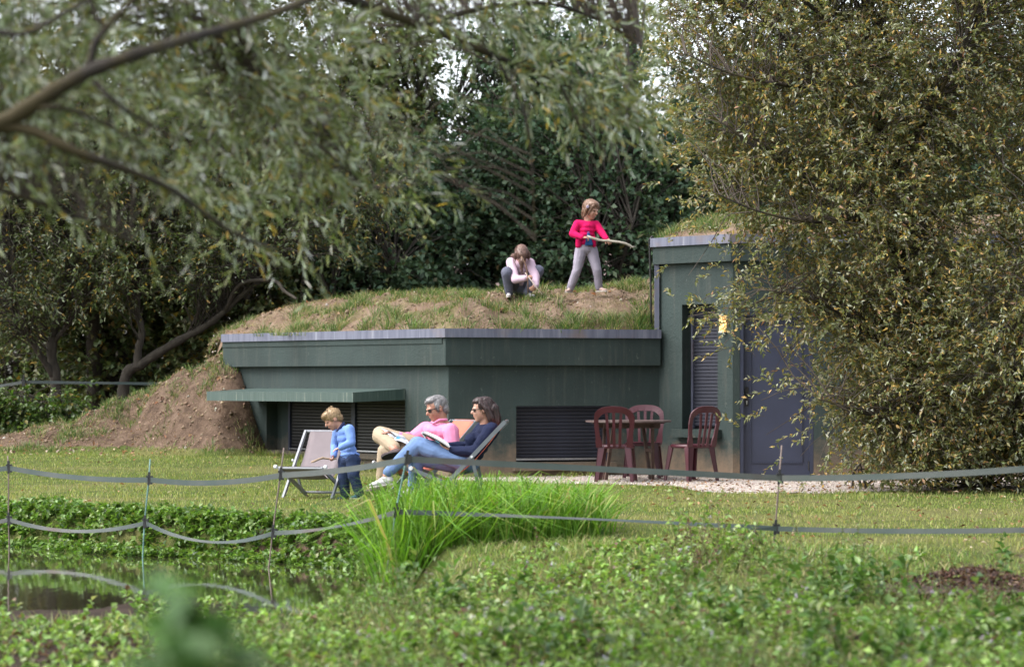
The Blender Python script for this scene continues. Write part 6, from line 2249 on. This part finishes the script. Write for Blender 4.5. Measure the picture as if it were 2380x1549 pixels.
kd = kd[(np.abs(x[kd] - 1.55) < 0.35) | (np.abs(x[kd] - 3.25) < 0.45) | (RNG.uniform(0, 1, 90) < 0.12)]
cen = np.concatenate([np.stack([RNG.normal(1.40, 0.16, 22), RNG.normal(17.2, 0.25, 22)], -1), np.stack([RNG.normal(3.15, 0.22, 34), RNG.normal(15.2, 0.3, 34)], -1), np.stack([x[kd], y[kd]], -1)])
herbs('dead_docks', cen[:, 0], cen[:, 1], RNG.uniform(0.18, 0.40, len(cen)), [(50, (0.10, 0.045, 0.035)), (30, (0.16, 0.08, 0.05)), (20, (0.06, 0.03, 0.03))], 16, 0.030, 0.014, 'reddish brown dead dock stems standing among the foreground weeds', 0.25)
cl_ = np.array([(1.95, 15.4), (2.25, 15.8), (1.1, 14.2), (-0.5, 15.2), (2.9, 13.2), (0.2, 12.6), (3.6, 16.2), (1.75, 12.2)])
cc_ = np.repeat(cl_, 16, 0) + RNG.normal(size=(len(cl_) * 16, 2)) * 0.22
herbs('broad_weeds', cc_[:, 0], cc_[:, 1], RNG.uniform(0.16, 0.42, len(cc_)), [(50, (0.075, 0.15, 0.035)), (35, (0.11, 0.20, 0.05)), (15, (0.17, 0.24, 0.07))], 12, 0.085, 0.048, 'clumps of darker broad-leaved weeds rising from the foreground herbs', 0.3)
n = 620
x, y = RNG.uniform(-4.2, -1.0, n), RNG.uniform(11.5, 15.7, n)
x = x * y / 15.0
k = (y < 14.4) | (fbm(x * 1.6, y * 1.6, 171) > 0.50)
x, y = x[k], y[k]
n = len(x)
herbs('mud_herbs', x, y, RNG.uniform(0.04, 0.12, n) * (0.4 + 1.8 * fbm(x * 2.5, y * 2.5, 161)), PAL_HERB, 9, 0.05, 0.034, 'sparse low herbs on the dark mud of the near bank', 0.5)
# pale lilac flower heads on some stems
k = RNG.choice(len(hl), 170, replace=False)
fl = []
tips = hl[k][:, -1]
c_ = np.repeat(tips, 16, 0) + RNG.normal(size=(170 * 16, 3)) * 0.006
fv, ft = leaf_arrays(c_, rand_dir(len(c_)), rand_dir(len(c_)), np.full(len(c_), 0.010), np.full(len(c_), 0.007), 'kite')
ob = leaf_object('mint_flowers', [(fv, ft, pick([(60, (0.48, 0.40, 0.62)), (40, (0.58, 0.52, 0.68))], len(c_)))], M_FLOWER, None, 'stuff')
ob['label'] = 'tiny pale lilac flower heads dotted over the foreground weeds'
# coarse grass between the herbs
n = 40000
y = RNG.uniform(10.0, 18.9, n)
x = RNG.uniform(-0.26, 0.27, n) * y
ok = (~bare(x, y) | (RNG.uniform(0, 1, n) < 0.15)) & (y < np.interp(x, [-5, -1.5, -0.95, -0.3, 0.6, 2.6, 4.2], [14.3, 14.7, 17.2, 18.1, 18.8, 18.0, 17.0])) & (RNG.uniform(0, 1, n) < 0.3 + fbm(x * 0.8, y * 0.8, 95))
x, y = x[ok], y[ok]
n = len(x)
p = np.stack([x, y, np.maximum(ground_z(x, y), -0.35) - 0.005], -1)
PAL_COARSE = [(50, (0.16, 0.26, 0.055)), (28, (0.25, 0.31, 0.09)), (22, (0.40, 0.35, 0.19))]
ob = leaf_object('coarse_grass', [blades(p, RNG.normal(size=(n, 2)) * 0.8, RNG.uniform(0.04, 0.10, n) * (0.5 + 1.3 * fbm(x * 1.3, y * 1.3, 151)), np.full(n, 0.006), pick(PAL_COARSE, n), 0.8, False)], M_GRASS, None, 'stuff')
ob['label'] = 'coarse half-dry grass between the foreground weeds'

# out-of-focus nettle close to the camera
b = P(455, 1700, 3.0)
b.z = gz(b.x, b.y)
nt_ = thing('nettle', 'dark green nettle very close to the camera, blurred, at lower left', 'plant', b)
tp = P(455, 1395, 3.0)
lines = np.array([[tuple(b.lerp(tp, t) + Vector((0.02 * math.sin(5 * t), 0, 0))) for t in np.linspace(0, 1, 8)],
                  [tuple(b.lerp(P(405, 1470, 2.95), t)) for t in np.linspace(0, 1, 8)],
                  [tuple(b.lerp(P(515, 1450, 3.1), t)) for t in np.linspace(0, 1, 8)]])
tubes_object('stem', [(lines, np.full(3, 0.004), np.full(3, 0.002))], M_TWIG, nt_)
leaf_object('leaves', [leaves_on(np.repeat(lines, 3, 0) + RNG.normal(size=(9, 8, 3)) * 0.012, 60, 0.060, 0.042, 1.1, 0.8, 'kite', [(1, (0.05, 0.11, 0.03)), (1, (0.075, 0.15, 0.04))], 0.2, 0.35)], M_LEAFD, nt_)

# heap of old leaves on the right lawn
hp = P(2255, 1312, 16.4)
hz = gz(hp.x, hp.y)
heap = thing('leaf_heap', 'dark heap of rotting brown leaves on the lawn at lower right', 'leaf heap', (hp.x, hp.y, hz))
hn = 30
hx, hy = np.meshgrid(np.linspace(-0.62, 0.75, hn), np.linspace(-0.5, 0.5, hn))
hzv = 0.085 * np.exp(-(hx / 0.34) ** 2 - (hy / 0.28) ** 2) + 0.04 * fbm(hx * 6 + 9, hy * 6, 3) * np.exp(-(hx / 0.5) ** 2 - (hy / 0.4) ** 2) - 0.012
kk = np.arange(hn * hn).reshape(hn, hn)
hq = np.stack([kk[:-1, :-1], kk[:-1, 1:], kk[1:, 1:], kk[1:, :-1]], -1).reshape(-1, 4)
obj('mound', arrays_mesh('mound', np.stack([hx, hy, hzv], -1).reshape(-1, 3), hq), mat_plain('leaf_mould', (0.045, 0.026, 0.02), 0.95, 0.5, 20, 0.8, 0.03), heap, smooth=True)
n = 1700
qx, qy = RNG.normal(size=n) * 0.22 + 0.03, RNG.normal(size=n) * 0.17
zq = 0.085 * np.exp(-(qx / 0.34) ** 2 - (qy / 0.28) ** 2) + 0.02
c_ = np.stack([qx + hp.x, qy + hp.y, zq + hz], -1)
fv, ft = leaf_arrays(c_, rand_dir(n) * np.array([1, 1, .35]), np.array([0, 0, 1.0]) + rand_dir(n) * 0.7, RNG.uniform(0.025, 0.06, n), RNG.uniform(0.012, 0.03, n), 'kite', 0.3)
PAL_DEAD = [(40, (0.065, 0.032, 0.026)), (25, (0.12, 0.06, 0.04)), (12, (0.22, 0.14, 0.10)), (20, (0.03, 0.018, 0.018))]
leaf_object('dead_leaves', [(fv, ft, pick(PAL_DEAD, n))], M_LEAFD, heap, 'stuff')

# brown litter on the bare mud, lower left
n = 1500
y = RNG.uniform(10.4, 13.9, n)
x = RNG.uniform(-0.27, -0.13, n) * y
k = bare(x, y)
x, y = x[k], y[k]
n = len(x)
fv, ft = leaf_arrays(np.stack([x, y, ground_z(x, y) + 0.012], -1), rand_dir(n) * np.array([1, 1, .3]), np.array([0, 0, 1.0]) + rand_dir(n) * 0.6, RNG.uniform(0.03, 0.07, n), RNG.uniform(0.012, 0.03, n), 'kite', 0.3)
ob = leaf_object('leaf_litter', [(fv, ft, pick(PAL_DEAD, n))], M_LEAFD, None, 'stuff')
ob['label'] = 'dark brown leaf litter on bare mud at the lower left'

# fallen leaves
n = 900
x = np.concatenate([RNG.uniform(1.6, 6.0, 700), RNG.uniform(-7, 2, 200)])
y = np.concatenate([RNG.uniform(17.5, 30.5, 400), RNG.uniform(26.8, 30.8, 300), RNG.uniform(24, 34, 200)])
ok = (pond_mask(x, y) < 0.05) & ((line_dist(x, y, PL, PC) < -0.1) | (x > PC.x))
x, y = x[ok], y[ok]
n = len(x)
c_ = np.stack([x, y, np.where((y > gravel_front(x)) & (x > -1.3), 0.022, ground_z(x, y) + 0.028)], -1)
fv, ft = leaf_arrays(c_, rand_dir(n) * np.array([1, 1, .2]), np.array([0, 0, 1.0]) + rand_dir(n) * 0.5, RNG.uniform(0.03, 0.075, n), RNG.uniform(0.015, 0.035, n), 'kite', 0.3)
PAL_FALL = [(35, (0.24, 0.11, 0.045)), (20, (0.34, 0.20, 0.11)), (25, (0.42, 0.33, 0.25)), (20, (0.12, 0.06, 0.035))]
ob = leaf_object('fallen_leaves', [(fv, ft, pick(PAL_FALL, n))], M_LEAFD, None, 'stuff')
ob['label'] = 'brown and tan fallen leaves strewn on the gravel and lawn'
n = 260
x, y = RNG.uniform(-8, -3.7, n), RNG.uniform(34, 36.6, n)
rq = roof_pts(120)
x, y = np.concatenate([x, rq[:, 0]]), np.concatenate([y, rq[:, 1]])
z = np.concatenate([ground_z(x[:n], y[:n]), mound_z(rq[:, 0], rq[:, 1])]) + 0.02
n = len(x)
fv, ft = leaf_arrays(np.stack([x, y, z], -1), rand_dir(n), np.array([0, -0.5, 1.0]) + rand_dir(n) * 0.5, RNG.uniform(0.04, 0.10, n), RNG.uniform(0.02, 0.05, n), 'kite', 0.3)
ob = leaf_object('fallen_leaves', [(fv, ft, pick(PAL_FALL, n))], M_LEAFD, None, 'stuff')
ob['label'] = 'pale dry leaves lying on the earth bank and the roof soil'
# exposed roots and litter under the thicket
rt = []
for k in range(26):
    a = Vector((4.3 + random.uniform(-0.4, 1.9), 27.6 + random.uniform(-0.5, 0.6), 0.02))
    pts = [a, a + Vector((random.uniform(-.3, .3), random.uniform(-.25, .1), random.uniform(0.05, .3))), a + Vector((random.uniform(-.6, .6), random.uniform(-.5, .1), random.uniform(0.0, .35)))]
    rt.append([tuple(p) for p in (pts[0], pts[0].lerp(pts[1], .5), pts[1], pts[1].lerp(pts[2], .5), pts[2])])
rt = np.array(rt)
lg = thing('brush_pile', 'tangle of dead branches on the ground under the willow thicket', 'branches', (4.9, 27.6, 0))
tubes_object('dead_branches', [(rt, np.full(26, 0.018), np.full(26, 0.006))], M_BARKD, lg)

# clods and stones on the bare earth
def clods(x, y, z, r):
    n = len(x)
    c = np.stack([x, y, z], -1)
    oct_ = np.array([[1, 0, 0], [0, 1, 0], [-1, 0, 0], [0, -1, 0], [0, 0, 0.8], [0, 0, -0.8]], float)
    v = c[:, None] + oct_[None] * r[:, None, None] * RNG.uniform(0.55, 1.3, (n, 6, 1))
    return v, np.array([[0, 1, 4], [1, 2, 4], [2, 3, 4], [3, 0, 4], [1, 0, 5], [2, 1, 5], [3, 2, 5], [0, 3, 5]])


PAL_CLOD = [(50, (0.20, 0.135, 0.085)), (30, (0.28, 0.20, 0.135)), (15, (0.12, 0.08, 0.05)), (3, (0.5, 0.46, 0.42))]
x, y = RNG.uniform(-8.6, -3.5, 6500), RNG.uniform(33.4, 37.6, 6500)
ok = berm_h(x, y) > 0.04
x, y = x[ok], y[ok]
rq = roof_pts(5000, 3.0)
z = np.concatenate([ground_z(x, y), mound_z(rq[:, 0], rq[:, 1])])
x, y = np.concatenate([x, rq[:, 0]]), np.concatenate([y, rq[:, 1]])
v, tm = clods(x, y, z, 0.008 + 0.034 * RNG.uniform(0, 1, len(x)) ** 4)
ob = leaf_object('soil_clods', [(v, tm, pick(PAL_CLOD, len(x)))], M_LEAFD, None, 'stuff')
ob['label'] = 'crumbs of dry earth and small stones on the bank and roof'
x = RNG.uniform(-1.0, 5.6, 6000)
y = gravel_front(x) - 0.12 + RNG.uniform(0, 1, 6000) ** 1.3 * (32 - gravel_front(x))
v, tm = clods(x, y, np.full(6000, 0.012), 0.006 + 0.014 * RNG.uniform(0, 1, 6000) ** 2)
ob = leaf_object('gravel_stones', [(v, tm, pick([(50, (0.42, 0.36, 0.33)), (30, (0.30, 0.25, 0.22)), (20, (0.58, 0.53, 0.50))], 6000))], M_LEAFD, None, 'stuff')
ob['label'] = 'loose pale gravel stones on the terrace before the door'

# loose strands over every head of hair
for ho in [o for o in bpy.data.objects if o.name.split('.')[0] == 'hair']:
    me = ho.data
    nv = len(me.vertices)
    co = np.empty(nv * 3, np.float32)
    no = np.empty(nv * 3, np.float32)
    me.vertices.foreach_get('co', co)
    me.vertices.foreach_get('normal', no)
    co, no = co.reshape(-1, 3).astype(float), no.reshape(-1, 3).astype(float)
    kx = RNG.choice(nv, 520)
    p, nn = co[kx], no[kx]
    top = co[co[:, 2].argmax()]
    fl = unit(p - top) * 0.5 + np.array([0, 0, -0.9])
    fl = unit(fl - nn * (fl * nn).sum(-1, keepdims=True) + RNG.normal(size=p.shape) * 0.12)
    size = co[:, 2].max() - co[:, 2].min()
    ln_ = RNG.uniform(0.05, 0.15, 520) * size
    kk_ = np.linspace(0, 1, 4)[None, :, None]
    lines = p[:, None] + fl[:, None] * ln_[:, None, None] * kk_ + nn[:, None] * 0.004 * np.sin(kk_ * 3.0) + np.array([0, 0, -1.0]) * (ln_ * 0.25)[:, None, None] * kk_ ** 2
    V, F = tube_arrays(lines, np.full(520, 0.0022), np.full(520, 0.0006))
    st = obj('strands', arrays_mesh('strands', V, F), me.materials[0], ho)
    st['kind'] = 'stuff'
